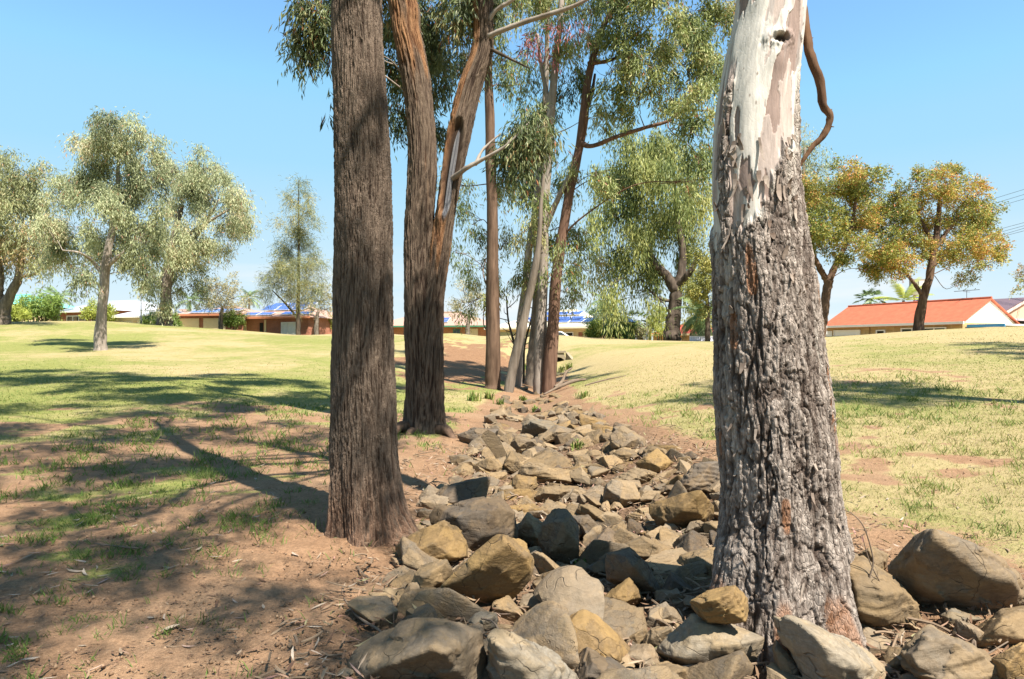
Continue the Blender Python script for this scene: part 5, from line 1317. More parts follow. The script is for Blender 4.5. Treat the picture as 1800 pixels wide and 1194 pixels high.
shrub('pale green shrub by the end wall of the brick house', [(573, 570, 6), (580, 566, 7)], 70, LEAF_LIME, 77, 140)
shrub('bright lime shrub at the corner of the cream house', [(1046, 582, 11), (1056, 576, 10), (1040, 589, 7)], 58, LEAF_LIME, 78, 380)
shrub('full green shrub behind the clothes line, nearest the lawn', [(1085, 580, 14), (1070, 588, 10), (1100, 576, 14), (1096, 590, 12), (1082, 566, 10)], 57, LEAF_BUSH, 79, 620)
shrub('grey-green tall shrub behind the clothes line', [(1052, 552, 16), (1072, 548, 14), (1060, 562, 14)], 66, LEAF_PALM, 80, 420)
shrub('brown half-dead bush under the weeping branches', [(1124, 582, 10), (1132, 590, 9), (1118, 592, 8)], 58, LEAF_DRY, 81, 200)
shrub('soft green shrub between the yellow post and the old gum', [(1158, 566, 14), (1150, 580, 11), (1166, 580, 9), (1160, 552, 10)], 60, LEAF_LIME, 82, 300)
shrub('dark green foliage mass behind the date palm', [(1215, 570, 12), (1225, 556, 14), (1238, 575, 13)], 58, LEAF_OLIVE, 83, 300)
# palms
def palm(label, px, py, d, top, nf, fl, seed, mat=LEAF_PALM, r=.14, stiff=.5, name='palm_tree', fan=False, lo=-.5):
    """palm whose crown centre shows at (px, py)"""
    rr = np.random.default_rng(seed)
    c = P(px, py, d); b = np.array([c[0], c[1], gz(c[0], c[1])])
    e = empty(name, b, label, 'palm', 'palms among the houses')
    MB().tube([b - [0, 0, .3], (b + c) / 2, c], [r * 1.2, r, r * .9], 9, rows=18, wob=.15).build('trunk', BARK_GREYS, e, True)
    V = []; Q = []; T = []; n0 = 0
    for j in range(nf):
        a = 2.4 * j + rr.random(); el = lo + (1.25 - lo) * (j + .5) / nf + .15 * rr.normal()
        L = fl * (.8 + .3 * rr.random())
        dh = np.array([math.cos(a), math.sin(a), 0.0])
        t = np.linspace(0, 1, 9)
        if fan: 
            rach = c + np.outer(t * .55 * L, dh * math.cos(el) + np.array([0, 0, math.sin(el)]))
            tip = rach[-1]; side = np.cross(dh, [0, 0, 1]); axis = dh * math.cos(el) + np.array([0, 0, math.sin(el)])
            for s_ in np.linspace(-1.3, 1.3, 13):
                dr = axis * math.cos(s_) + side * math.sin(s_) + np.array([0, 0, -.25]); dr /= np.linalg.norm(dr)
                w = np.cross(dr, axis + .3) * .035 * fl; e_ = tip + dr * L * .5
                V += [tip, (tip + e_) / 2 + w, e_ - [0, 0, .1 * L], (tip + e_) / 2 - w]; Q.append([n0, n0 + 1, n0 + 2, n0 + 3]); n0 += 4; T.append(.4 + .25 * rr.normal())
            continue
        bend = (1 - stiff) * 1.9
        ang = el - bend * t
        dx = np.cumsum(np.cos(ang)) / 9 * L; dz = np.cumsum(np.sin(ang)) / 9 * L
        rach = c + dx[:, None] * dh + dz[:, None] * np.array([0, 0, 1.0])
        side = np.cross(dh, [0, 0, 1.0])
        for i in range(8):
            tg = rach[i + 1] - rach[i]; tg /= np.linalg.norm(tg)
            for kk in range(3):
                p0 = rach[i] + (rach[i + 1] - rach[i]) * kk / 3
                for sg in (-1, 1):
                    ll = L * .24 * (1 - .6 * abs(t[i] - .4)) * (.8 + .4 * rr.random())
                    dr = side * sg * .8 + tg * .6 + np.array([0, 0, -.45]); dr /= np.linalg.norm(dr)
                    w = tg * ll * .07; e_ = p0 + dr * ll
                    V += [p0 - w, p0 + w, (p0 + e_) / 2 + w, e_, ]; Q.append([n0, n0 + 1, n0 + 2, n0 + 3]); n0 += 4; T.append(.45 + .2 * rr.normal())
    npmesh('fronds', np.array(V), np.array(Q), mat, e, False, fattr={'tint': np.clip(T, 0, 1)})['kind'] = 'stuff'
palm('feathery palm showing above the big rounded green bush', 103, 522, 78, 0, 15, 2.2, 91)
palm('small feathery palm tip beside the green bush and the pale roof', 84, 517, 80, 0, 12, 1.6, 92)
palm('pale drooping palm to the left of the garages', 334, 528, 82, 0, 15, 2.6, 93)
palm('palm rising behind the blossoming tree and the blue panels', 438, 524, 84, 0, 14, 2.0, 94)
palm('spindly palm behind the clothes line', 1062, 528, 72, 0, 13, 2.0, 95)
palm('fan palm beside the white pole under the weeping tree', 1114, 566, 58, 0, 18, 1.5, 96, fan=True, r=.12)
palm('fan palm peeping over the red tiled roof, rounder of two', 1530, 528, 74, 0, 22, 1.9, 97, fan=True)
palm('tall yellow-green palm frond tuft over the red roof beside the grey sign', 1588, 528, 72, 0, 14, 2.9, 98, mat=LEAF_LIME, stiff=.72, lo=.1)
palm('short thick date palm with arching dark fronds next to the rough gum', 1234, 556, 48, 0, 34, 2.6, 99, mat=LEAF_PALM, r=.28, stiff=.35, lo=-.7)

# other trees of the creek line and the bank that stand outside the picture and shade it
rr = np.random.default_rng(25)
def shade_tree(label, x, y, h, blobs, n, seed):
    z = gz(x, y)
    tr = [([np.array([x, y, z - .3]), np.array([x + .1, y, z + h * .4]), np.array([x - .1, y + .1, z + h * .75]), np.array([x, y, z + h])], [.26, .2, .14, .05])]
    tree('gum_tree', label, 'tree', tr, blobs, LEAF_NEAR, BARK_GREYS, n, 12, .6, .17, .032, seed, base=np.array([x, y, z]))
shade_tree('gum standing beyond the right edge whose shade streaks the lawn', 10.5, 8.0, 12.5, [(9.5, 8.5, 9.5, 1.1), (10.5, 7, 10.5, 1.2), (8.6, 7.4, 11.2, 1.0), (11.5, 9.2, 10.8, 1.2), (9.8, 10, 12, 1.0), (8.4, 9.6, 10, .9), (12, 7.5, 12, 1)], 1700, 31)
shade_tree('gum beyond the right edge shading the dry bank', 20.0, 15.0, 12.0, [(19, 15, 9, 1.3), (20.5, 14, 10, 1.4), (17.5, 15.5, 9.6, 1.0), (21, 16.5, 9.4, 1.3), (18, 13.6, 10.8, 1.1), (22.5, 15, 10.5, 1.3), (19.5, 17, 11, 1.2)], 2300, 32)
shade_tree('gum beyond the left edge shading the middle lawn', -14.0, 14.5, 13.0, [(-13, 15, 11.4, 1.4), (-15, 14, 11.8, 1.5), (-12, 13.4, 12, 1.3), (-14, 16.0, 12.4, 1.4), (-16.5, 15.2, 11.6, 1.4), (-11, 14.6, 11.8, 1.3), (-17.5, 13.5, 12, 1.4), (-9.6, 13.8, 11.6, 1.2), (-8.4, 13.2, 12.2, 1.2), (-12.6, 12.2, 12.6, 1.3), (-7.6, 14.6, 12.4, 1.2), (-10.6, 16, 13, 1.4), (-15.5, 16.4, 12.6, 1.4), (-5.6, 14.4, 12.4, 1.1)], 6500, 33)
shade_tree('gum behind the path whose leaves dapple the soil', 0.6, -4.6, 12.5, [(-.6, -3.6, 9.2, 1.0), (.8, -2.6, 9.8, 1.0), (1.8, -4.4, 9.4, 1.0), (-1.8, -2.8, 10.2, 1.0), (0.2, -5.4, 10.4, 1.1), (-2.8, -1.2, 9.6, .9), (3.0, -3.4, 10.4, .8), (-3.6, -3.6, 10, 1.0), (2.2, -1, 8.7, .8), (1.2, -.5, 9.4, .8), (3.0, -1.6, 9.1, .8), (.4, -1.4, 8.8, .8), (-.6, -.8, 8.6, .7)], 1500, 34)

# ------------------------------------------------------------------ houses beyond the lawn
def brick_mat(name, c, mortar, scale=4.0):
    k = NT(name, 0.9, 0.2)
    br = k.n('ShaderNodeTexBrick'); sp_ = k.n('ShaderNodeSeparateXYZ'); k.put(sp_.inputs[0], k.co); cb_ = k.n('ShaderNodeCombineXYZ'); k.put(cb_.inputs[0], k.math('ADD', sp_.outputs[0], k.math('MULTIPLY', sp_.outputs[1], .35))); k.put(cb_.inputs[1], sp_.outputs[2]); k.put(br.inputs['Vector'], cb_.outputs[0]); br.inputs['Scale'].default_value = scale
    br.inputs['Color1'].default_value = (*c, 1); br.inputs['Color2'].default_value = (*[x * .75 for x in c], 1); br.inputs['Mortar'].default_value = (*mortar, 1)
    k.color(k.mix(1.0, br.outputs[0], k.ramp(k.noise(1.5, 5), [(.3, .85), (.7, 1.1)]), 'MULTIPLY'))
    return k.m
def tile_mat(name, c, axis, pitch=.33):
    """roof tiles in courses across the axis (object space)"""
    k = NT(name, 0.75, 0.25)
    dt = k.n('ShaderNodeVectorMath', operation='DOT_PRODUCT'); k.put(dt.inputs[0], k.co); k.put(dt.inputs[1], tuple(axis))
    fr = k.math('FRACT', k.math('MULTIPLY', dt.outputs['Value'], 1 / pitch))
    n = k.noise(2.2, 5, .6)
    a = k.mix(k.ramp(n, [(.3, 0.), (.7, 1.)]), tuple(x * .85 for x in c), tuple(min(1, x * 1.12) for x in c))
    k.color(k.mix(1.0, a, k.ramp(fr, [(0.0, .62), (.14, 1.0), (.9, 1.06)]), 'MULTIPLY')); k.bump(fr, 0.9, 0.06)
    return k.m
M_BRICK = brick_mat('red_brick', (0.36, 0.13, 0.075), (0.3, 0.2, 0.15)); M_TANBRICK = brick_mat('tan_brick', (0.46, 0.30, 0.13), (0.5, 0.38, 0.22))
M_ORBRICK = brick_mat('orange_brick', (0.42, 0.15, 0.06), (0.4, 0.25, 0.15))
M_CREAM = plain('cream_render', (0.62, 0.47, 0.27), .85); M_WHITEW = plain('white_boards', (0.74, 0.66, 0.52), .7); M_PINKW = plain('pinkish_boards', (0.55, 0.34, 0.24), .8)
M_BROWNR = plain('brown_tiles', (0.33, 0.21, 0.165), .8, .2, 6); M_GREYR = plain('silver_sheet', (0.4, 0.42, 0.46), .45, .08, 2, .4); M_WHITER = plain('pale_sheet', (0.42, 0.42, 0.44), .5, .06, 2)
M_TEAL = plain('teal_sheet', (0.16, 0.5, 0.42), .5); M_CREAMR = plain('cream_sheet', (0.66, 0.60, 0.46), .55)
M_GUTTER = plain('orange_brown_gutter', (0.42, 0.16, 0.08), .5); M_GREENG = plain('dark_green_gutter', (0.05, 0.16, 0.09), .5); M_WHITEG = plain('white_gutter', (0.75, 0.72, 0.66), .5)
k = NT('window_glass', .12, .6); k.color((0.025, 0.035, 0.04)); M_GLASS = k.m
M_DARK = plain('dark_opening', (0.02, 0.018, 0.016), .9); M_DOOR = plain('cream_door', (0.66, 0.52, 0.34), .6); M_GREYDOOR = plain('grey_green_door', (0.33, 0.34, 0.22), .6)
M_FRAME = plain('white_frame', (0.72, 0.7, 0.66), .5); M_STEEL = plain('dark_steel', (0.06, 0.065, 0.07), .45, .1, 5, .5)
k = NT('solar_cells', .12, .6)
ck = k.n('ShaderNodeTexBrick'); k.put(ck.inputs['Vector'], k.co); ck.offset = 0; ck.inputs['Scale'].default_value = 6; ck.inputs['Mortar Size'].default_value = .012
ck.inputs['Color1'].default_value = (0.035, 0.07, 0.26, 1); ck.inputs['Color2'].default_value = (0.04, 0.085, 0.3, 1); ck.inputs['Mortar'].default_value = (0.2, 0.25, 0.4, 1); k.color(ck.outputs[0]); M_SOLAR = k.m

class House:
    """a house in its own frame: u along the front, v to the back, z up"""
    def __init__(s, label, pl, pr, dl, dr, depth, eave, wallh, rise, roof, wall, roofm, gutterm, over=.5, group=None, hipw=None, cat='house'):
        a = P(pl, eave[0], dl); b = P(pr, eave[1], dr)
        s.u = np.array([b[0] - a[0], b[1] - a[1], 0]); s.len = np.linalg.norm(s.u); s.u /= s.len
        s.v = np.array([-s.u[1], s.u[0], 0]); s.w = np.array([0, 0, 1.0])
        ez = (a[2] + b[2]) / 2
        s.o = np.array([a[0], a[1], ez - wallh]); s.h = wallh; s.dep = depth; s.rise = rise; s.over = over; s.roof = roof; s.axes = np.array([s.u, s.v, s.w])
        s.e = empty('house', s.o, label, cat, group)
        c = s.pt(s.len / 2, depth / 2, wallh / 2 - .75)
        wl_ = MB().box(c, (s.len / 2, depth / 2, wallh / 2 + .75), s.axes)
        hw = hipw if hipw is not None else depth / 2
        ov = over
        m = MB()
        z0 = wallh
        if roof == 'hip':
            A = [s.pt(-ov, -ov, z0), s.pt(s.len + ov, -ov, z0), s.pt(s.len + ov, depth + ov, z0), s.pt(-ov, depth + ov, z0)]
            r1, r2 = s.pt(-ov + hw, depth / 2, z0 + rise), s.pt(s.len + ov - hw, depth / 2, z0 + rise)
            v = A + [r1, r2]
            m.add(np.array(v), [[0, 1, 5, 4], [2, 3, 4, 5], [3, 2, 1, 0]], [[1, 2, 5], [3, 0, 4]])
            s.ridge = (r1, r2)
        else:
            lo = -ov * .4; hi = s.len + ov * .4
            pf = lambda u: [s.pt(u, -ov, z0 - .02), s.pt(u, depth / 2, z0 + rise), s.pt(u, depth + ov, z0 - .02), s.pt(u, depth + ov, z0 - .14), s.pt(u, depth / 2, z0 + rise - .13), s.pt(u, -ov, z0 - .14)]
            f, g = pf(lo), pf(hi)
            v = f + g
            m.add(np.array(v), [[i, (i + 1) % 6, 6 + (i + 1) % 6, 6 + i] for i in range(6)] + [[5, 4, 1, 0], [4, 3, 2, 1], [6, 7, 10, 11], [7, 8, 9, 10]])
            tri = [s.pt(0.02, 0, z0), s.pt(0.02, depth, z0), s.pt(0.02, depth / 2, z0 + rise - .14)]
            gm = MB().prism(tri, s.u * (s.len - .04))
            gm.build('gable', M_WHITEW if roof == 'gable' else wall, s.e)
            s.ridge = (s.pt(lo, depth / 2, z0 + rise), s.pt(hi, depth / 2, z0 + rise))
        wl_.build('wall', wall, s.e)
        s.r = m.build('roof', roofm, s.e)
        MB().box(s.pt(s.len / 2, -ov - .06, z0 - .02), (s.len / 2 + ov, .06, .1), s.axes).build('gutter', gutterm, s.e)
        MB().tube([s.ridge[0] + [0, 0, .03], s.ridge[1] + [0, 0, .03]], .09, 6).build('ridge_cap', roofm, s.r)
    def pt(s, u, v, z): return s.o + s.u * u + s.v * v + s.w * z
    def window(s, f0, f1, z0, z1, panes=2, mat=None, name='window', frame=None):
        u0, u1 = f0 * s.len, f1 * s.len
        fr = MB()
        for uu in (u0, u1): fr.box(s.pt(uu, -.035, (z0 + z1) / 2), (.05, .07, (z1 - z0) / 2 + .05), s.axes)
        for zz in (z0, z1): fr.box(s.pt((u0 + u1) / 2, -.03, zz), ((u1 - u0) / 2 - .05, .06, .05), s.axes)
        for i in range(1, panes): fr.box(s.pt(u0 + (u1 - u0) * i / panes, -.03, (z0 + z1) / 2), (.035, .055, (z1 - z0) / 2 - .05), s.axes)
        w = fr.build(name, frame or M_FRAME, s.e)
        MB().box(s.pt((u0 + u1) / 2, -.012, (z0 + z1) / 2), ((u1 - u0) / 2 - .05, .02, (z1 - z0) / 2 - .05), s.axes).build('pane', mat or M_GLASS, w)
    def panel(s, name, f0, f1, z0, z1, mat, proud=.04):
        u0, u1 = f0 * s.len, f1 * s.len
        MB().box(s.pt((u0 + u1) / 2, -proud / 2, (z0 + z1) / 2), ((u1 - u0) / 2, proud, (z1 - z0) / 2), s.axes).build(name, mat, s.e)
    def solar(s, f0, t0, cols, rows, lean=0.0, pw=1.0, ph=1.62):
        """panels lying on the front slope: f0 along the front, t0 up the slope (0 eave, 1 ridge)"""
        run = s.dep / 2 + s.over; sl = math.hypot(run, s.rise)
        dv = (s.v * run + s.w * s.rise) / sl; nrm = s.w * run - s.v * s.rise; nrm /= np.linalg.norm(nrm)
        for r_ in range(rows):
            for c_ in range(cols):
                p = s.pt(f0 * s.len + (c_ + .5) * (ph + .06) + lean * r_ * ph, -s.over, s.h) + dv * (t0 * sl + (r_ + .5) * (pw + .05)) + nrm * .12
                f = MB().box(p, (ph / 2, pw / 2, .025), np.array([s.u, dv, nrm])).build('solar_panel', M_FRAME, s.r)
                MB().box(p + nrm * .024, (ph / 2 - .035, pw / 2 - .035, .012), np.array([s.u, dv, nrm])).build('solar_cells', M_SOLAR, s.r)
    def chimney(s, f, v, h):
        MB().box(s.pt(f * s.len, v * s.dep, s.h + s.rise * .7), (.3, .25, h), s.axes).build('chimney', M_BRICK, s.r)

HG = 'houses beyond the park'
h = House('house with a teal metal roof peeping out between the forked gum and the green bush', -90, 30, 80, 76, 7, (539, 539), 2.5, 1.5, 'hip', M_CREAM, M_TEAL, M_WHITEG, group=HG)
h.window(.5, .7, .9, 2.0)
h = House('low house under a silver metal roof, half hidden by the yellow-green bush', 98, 205, 80, 76, 9, (546, 549), 2.4, 1.4, 'hip', M_BRICK, M_GREYR, M_WHITEG, group=HG, hipw=2)
h.window(.2, .5, .8, 1.9, 3); h.window(.62, .85, .8, 1.9, 2)
h = House('small house under a white roof with a vented gable next to the lamp', 196, 245, 68, 67, 6, (556, 558), 2.4, .75, 'gablew', M_WHITEW, M_WHITER, M_WHITEG, group=HG)
h.window(.3, .48, .9, 1.9); h.window(.55, .72, .9, 1.9); h.panel('door', .8, .9, 0, 2.0, M_DOOR)
h = House('house with a broad plain brown roof behind the lamp post', 226, 322, 96, 94, 12, (560, 560), 2.4, 1.5, 'hip', M_TANBRICK, M_BROWNR, M_WHITEG, group=HG)
h.window(.4, .6, .9, 1.9)
h = House('long brick garage wing with two cream doors and blue panels on its roof', 300, 428, 72, 70, 8, (553.5, 554), 2.55, 1.05, 'hip', M_BRICK, M_BROWNR, M_GUTTER, group=HG)
h.panel('garage_door', .13, .40, -.2, 2.2, M_DOOR); h.panel('garage_door', .46, .76, -.2, 2.2, M_DOOR); h.solar(.24, .12, 3, 2, .25)
h = House('brick house with rows of blue solar panels on a brown hipped roof', 428, 542, 68, 66, 9, (557, 560), 2.6, 1.65, 'hip', M_BRICK, M_BROWNR, M_GUTTER, group=HG, hipw=4.2)
h.panel('door', .26, .31, 0, 2.1, M_DARK); h.panel('porch_panel', .0, .05, 0, 2.3, M_CREAM); h.panel('porch_post', .33, .36, 0, 2.4, M_CREAM); h.window(.60, .86, .1, 2.1, 3, plain('white_curtain', (.7, .68, .62), .8))
h.solar(.10, .42, 3, 1); h.solar(.06, .60, 3, 1); h.solar(.10, .77, 3, 1); h.solar(-.02, .08, 2, 1); h.solar(.56, .10, 2, 1)
h = House('pale end wing with a cream wall beyond the brick house', 546, 596, 72, 72, 8, (562, 562), 2.4, .8, 'gablew', M_WHITEW, M_BROWNR, M_WHITEG, group=HG)
h.window(.4, .6, .8, 1.9)
h = House('orange-brick house with a dark green gutter and a brown roof, behind the forked tree', 655, 866, 86, 84, 11, (573, 574.5), 2.4, 2.0, 'hip', M_ORBRICK, M_BROWNR, M_GREENG, group=HG)
for f0, f1 in ((.08, .16), (.5, .58), (.68, .73)): h.window(f0, f1, .5, 2.0, 2, frame=plain('green_frame', (.05, .12, .08)))
h.panel('garage_door', .28, .42, -.2, 2.1, M_DOOR); h.panel('garage_door', .78, .88, -.2, 2.1, M_CREAM); h.solar(.51, .2, 1, 2)
h = House('cream house with blue panels on a pale roof and an open corner porch', 868, 1046, 72, 66, 10, (575, 578), 2.5, 1.95, 'hip', M_CREAM, M_CREAMR, M_CREAMR, group=HG, over=.7)
h.panel('garage_door', .03, .22, -.2, 2.1, M_GREYDOOR); h.panel('garage_door', .26, .44, -.2, 2.1, M_GREYDOOR); h.window(.66, .80, .2, 2.0, 2, M_DARK); h.panel('door', .85, .89, 0, 2.0, M_BRICK); h.panel('porch_opening', .93, .995, 0, 2.2, M_DARK)
h.solar(.60, .2, 4, 1, ph=1.45, pw=1.5); h.solar(.17, .3, 5, 1, ph=1.45, pw=1.5); h.solar(.22, .65, 4, 1, ph=1.45, pw=1.2)
h = House('small red-roofed building behind the old spreading gum', 1148, 1250, 74, 70, 7, (588, 588), 2.1, 1.5, 'hip', M_TANBRICK, plain('red_paint_tiles', (.5, .085, .06), .7), M_CREAM, group=HG)
h.window(.3, .5, .6, 1.6)
# the red tiled house on the right
E_L, E_R = P(1449, 575.5, 63), P(1692, 565, 51.5)
h = House('long low tan-brick house under an orange-red tiled roof with a white gable end', 1449, 1692, 63, 51.5, 6.6, (576, 565.5), 2.35, 1.95, 'gable', M_TANBRICK, None, M_WHITEG, over=.35, group=HG)
h.r.data.materials.clear(); h.r.data.materials.append(tile_mat('red_tiles', (0.46, 0.125, 0.065), tuple(np.array([h.v[0], h.v[1], 1.2])), .36))
for ch in h.r.children: ch.data.materials.clear(); ch.data.materials.append(h.r.data.materials[0])
h.panel('shutter', .0, .07, .5, 1.95, M_FRAME); h.window(.09, .30, .5, 1.95, 1, M_FRAME); h.window(.43, .49, .6, 1.9, 1, M_DARK); h.window(.61, .90, .55, 2.0, 4)
h.panel('brick_pier', .35, .38, -.3, 2.2, M_TANBRICK, .12)
MB().tube([h.pt(h.len * .86, 3.3, 4.2), h.pt(h.len * .86, 3.3, 5.0)], .02, 5).box(h.pt(h.len * .86, 3.3, 5.0), (1.0, .02, .02), h.axes).box(h.pt(h.len * .86, 3.3, 4.9), (.02, .4, .015), h.axes).build('aerial', M_STEEL, h.r)
# carport with a blue-edged awning at its gable end
c0 = h.pt(h.len + .1, 1.0, 0)
e = empty('carport', c0, 'low lean-to with a bright blue and white awning under the white gable end', 'carport')
ax = h.axes
MB().box(h.pt(h.len + 1.45, 3.0, 2.12), (1.35, 2.6, .05), ax).build('awning', plain('white_awning', (.7, .74, .76), .5), e)
MB().box(h.pt(h.len + 1.45, .35, 2.08), (1.35, .03, .11), ax).build('edge_strip', plain('blue_strip', (.08, .34, .62), .5), e)
for uu, vv in ((.15, .45), (2.7, .45), (2.7, 5.4)): MB().box(h.pt(h.len + uu, vv, .75), (.05, .05, 1.3), ax).build('post', M_STEEL, e)
MB().box(h.pt(h.len + 1.45, 5.7, .8), (1.35, .05, 1.3), ax).build('back_panel', M_DARK, e)
h = House('house with a pink-boarded gable and a purple-grey roof at the far right', 1738, 1842, 60, 66, 12, (562, 563), 2.3, 1.9, 'gablep', M_DARK, plain('purple_grey_tiles', (.24, .21, .25), .7), plain('mauve_fascia', (.42, .34, .36), .6), over=.5, group=HG)
# its gable faces the park: a boarded triangle in front of the roof
gp = MB().prism([h.pt(-.3, -.45, h.h + .05), h.pt(h.len + .3, -.45, h.h + .05), h.pt(h.len / 2, -.45, h.h + 1.75)], h.v * 2.5)
gp.build('front_gable', M_PINKW, h.e)
for sgn in (-1, 1):
    a_ = h.pt(h.len / 2 + sgn * (h.len / 2 + .6), -.7, h.h - .02); b_ = h.pt(h.len / 2, -.7, h.h + 1.95)
    MB().prism([a_, b_, b_ - [0, 0, .26], a_ - [0, 0, .26]], h.v * .22).build('barge_board', plain('pink_fascia', (.6, .42, .38), .6), h.e)
    MB().prism([a_ + [0, 0, .02], b_ + [0, 0, .02], b_ + [0, 0, .1], a_ + [0, 0, .1]], h.v * 3.5).build('roof_edge', plain('dark_ridge', (.12, .08, .09), .6), h.e)
h.window(.2, .5, .6, 1.9, 2)

# ------------------------------------------------------------------ posts, car, culvert, wires
e = empty('street_lamp', foot(248, 62), 'black park lamp with a capped lantern in front of the brown roof', 'lamp')
b = foot(248, 62); t = P(248, 517, 62)
MB().tube([b - [0, 0, .2], b + [0, 0, .5], t], [.09, .06, .05], 8).build('pole', M_STEEL, e, True)
MB().tube([t, t + [0, 0, .12], t + [0, 0, .42]], [.07, .13, .2], 8).build('lantern', plain('milky_glass', (.4, .42, .45), .3), e)
MB().tube([t + [0, 0, .43], t + [0, 0, .5], t + [0, 0, .62], t + [0, 0, .7]], [.34, .3, .1, .02], 10).build('cap', M_STEEL, e)
e = empty('clothes_line', foot(1061, 56), 'grey rotary clothes line hoist with dark post before the green shrubs', 'clothes line')
b = foot(1061, 56); t = P(1061, 556, 56)
MB().tube([b - [0, 0, .2], t], [.045, .04], 8).build('pole', M_STEEL, e, True)
for a in (0.2, 1.77, 3.34, 4.91):
    dv = np.array([math.cos(a) * 1.05, math.sin(a) * 1.05, .12]); MB().tube([t - [0, 0, .35], t + dv], .02, 6).build('arm', M_FRAME, e, True)
ln = MB()
for kf in (.5, .75, 1.0):
    pp = [t - [0, 0, .35] + (np.array([math.cos(a) * 1.05, math.sin(a) * 1.05, .47])) * kf for a in (0.2, 1.77, 3.34, 4.91, 6.48)]
    for a_, b_ in zip(pp[:-1], pp[1:]): ln.tube([a_, b_], .006, 4)
ln.build('line', M_FRAME, e)
for px, py, col, lab, r_ in ((1137, 556, (.72, .66, .58), 'pale wooden post under the weeping branches', .07), (1143, 562, (.5, .40, .06), 'yellow post beside the pale one under the weeping branches', .10)):
    b = foot(px, 55); t = P(px, py, 55)
    o = MB().tube([b - [0, 0, .3], b, (b + t) / 2, t - [0, 0, .05], t], [r_, r_, r_ * .97, r_ * .95, r_ * .5], 10).build('post', plain('post_paint', col, .7), None, True)
    tag(o, lab, 'post')
b = foot(1105, 57); t = P(1105, 566, 57)
e = empty('umbrella', b, 'small blue shade umbrella on a thin pole among the shrubs', 'umbrella')
MB().tube([b - [0, 0, .2], t], .025, 6).build('pole', M_STEEL, e)
MB().tube([t - [0, 0, .02], t + [0, 0, .02], t + [0, 0, .2], t + [0, 0, .33]], [.55, .56, .3, .02], 10).build('canopy', plain('blue_fabric', (.12, .22, .42), .8), e)
a_, b_ = P(1212, 597, 46), P(1256, 597, 46)
fz0 = min(gz(a_[0], 46), gz(b_[0], 46))
e = empty('sheet_fence', [a_[0], 46, fz0], 'low pale blue-white metal sheet fence beside the rough gum trunk', 'fence')
tp = P(1212, 594, 46)[2] + .08
fm = MB()
nn = 22
for i in range(nn):
    x0 = a_[0] + (b_[0] - a_[0]) * i / nn; x1 = a_[0] + (b_[0] - a_[0]) * (i + 1) / nn; dy = .02 if i % 2 else -.02
    fm.box(((x0 + x1) / 2, 46 + dy, (fz0 - .2 + tp) / 2), ((x1 - x0) / 2 - .002, .012, (tp - fz0 + .2) / 2))
fm.build('panel', plain('pale_metal', (.62, .63, .72), .4), e)
MB().box(((a_[0] + b_[0]) / 2, 46, tp + .02), ((b_[0] - a_[0]) / 2, .04, .02)).build('top_rail', M_FRAME, e)
# green tall post-and-board edge by the red roof
b = foot(1447, 47)
e = empty('sign_board', b, 'narrow green-edged board on edge between the orange-tipped tree and the red roof', 'sign')
MB().box((b[0], 47, P(1447, 565, 47)[2]), (.11, .25, .75)).build('board', plain('green_paint', (.04, .42, .1), .5), e)
MB().box((b[0] + .13, 47, P(1447, 560, 47)[2]), (.02, .26, 1.1)).build('edge', M_FRAME, e)
MB().tube([b - [0, 0, .3], [b[0], 47, P(1447, 565, 47)[2] - .7]], .05, 6).build('post', M_STEEL, e)
# tall pole sign over the roof
b = foot(1614, 82); e = empty('pole_sign', b, 'tall grey box sign with a cream and pink striped panel above the red roof', 'sign')
MB().box((P(1612, 0, 82)[0], 82, P(0, 505, 82)[2]), (.75, .35, .95)).build('box', plain('grey_box', (.26, .23, .19), .7), e)
MB().box((P(1617, 0, 82)[0], 81.62, P(0, 505, 82)[2]), (.34, .04, .72)).build('face', plain('pale_face', (.55, .49, .42), .6), e)
MB().box((P(1611, 0, 82)[0], 82, P(0, 514.5, 82)[2] - .02), (.45, .3, .12)).build('band', plain('tan_band', (.6, .42, .16), .6), e)
MB().box((P(1611, 0, 82)[0], 82, P(0, 524, 82)[2]), (.26, .25, .62)).build('striped_panel', plain('pink_panel', (.5, .24, .3), .6), e)
for i in range(3): MB().box((P(1611, 0, 82)[0], 81.74, P(0, 519 + 4.5 * i, 82)[2]), (.2, .02, .08)).build('stripe', plain('blue_stripe', (.1, .1, .32), .6), e)
MB().tube([b - [0, 0, .3], [P(1613, 0, 82)[0], 82, P(0, 530, 82)[2]]], .12, 8).build('pole', M_FRAME, e)
# wires
WG = 'overhead wires at the right'
M_WIRE = plain('wire_black', (.09, .11, .12), .6)
wl_lab = ['topmost wire of the upper three running past the orange-topped tree', 'middle wire of the upper three running past the orange-topped tree', 'lowest wire of the upper three running past the orange-topped tree', 'highest of the four lower wires beyond the orange-topped tree', 'second of the four lower wires beyond the orange-topped tree', 'third of the four lower wires beyond the orange-topped tree', 'lowest of all wires beyond the orange-topped tree']
for (xa, ya, yb), lab in zip(((1729, 355, 333), (1744, 359, 342), (1750, 364.5, 350), (1772, 399, 391.5), (1778, 403, 397), (1780, 407.5, 401.5), (1779, 411.5, 406)), wl_lab):
    s_ = (yb - ya) / (1800 - xa)
    pts = [P(x, ya + s_ * (x - xa) + ((x - xa) / 900.0) ** 2 * 30, dd) for x, dd in ((1655, 78), (1800, 66), (2000, 54), (2300, 44))]
    o = MB().tube(pts, .02, 5, rows=30).build('overhead_wire', M_WIRE, None, True)
    tag(o, lab, 'wire', WG)
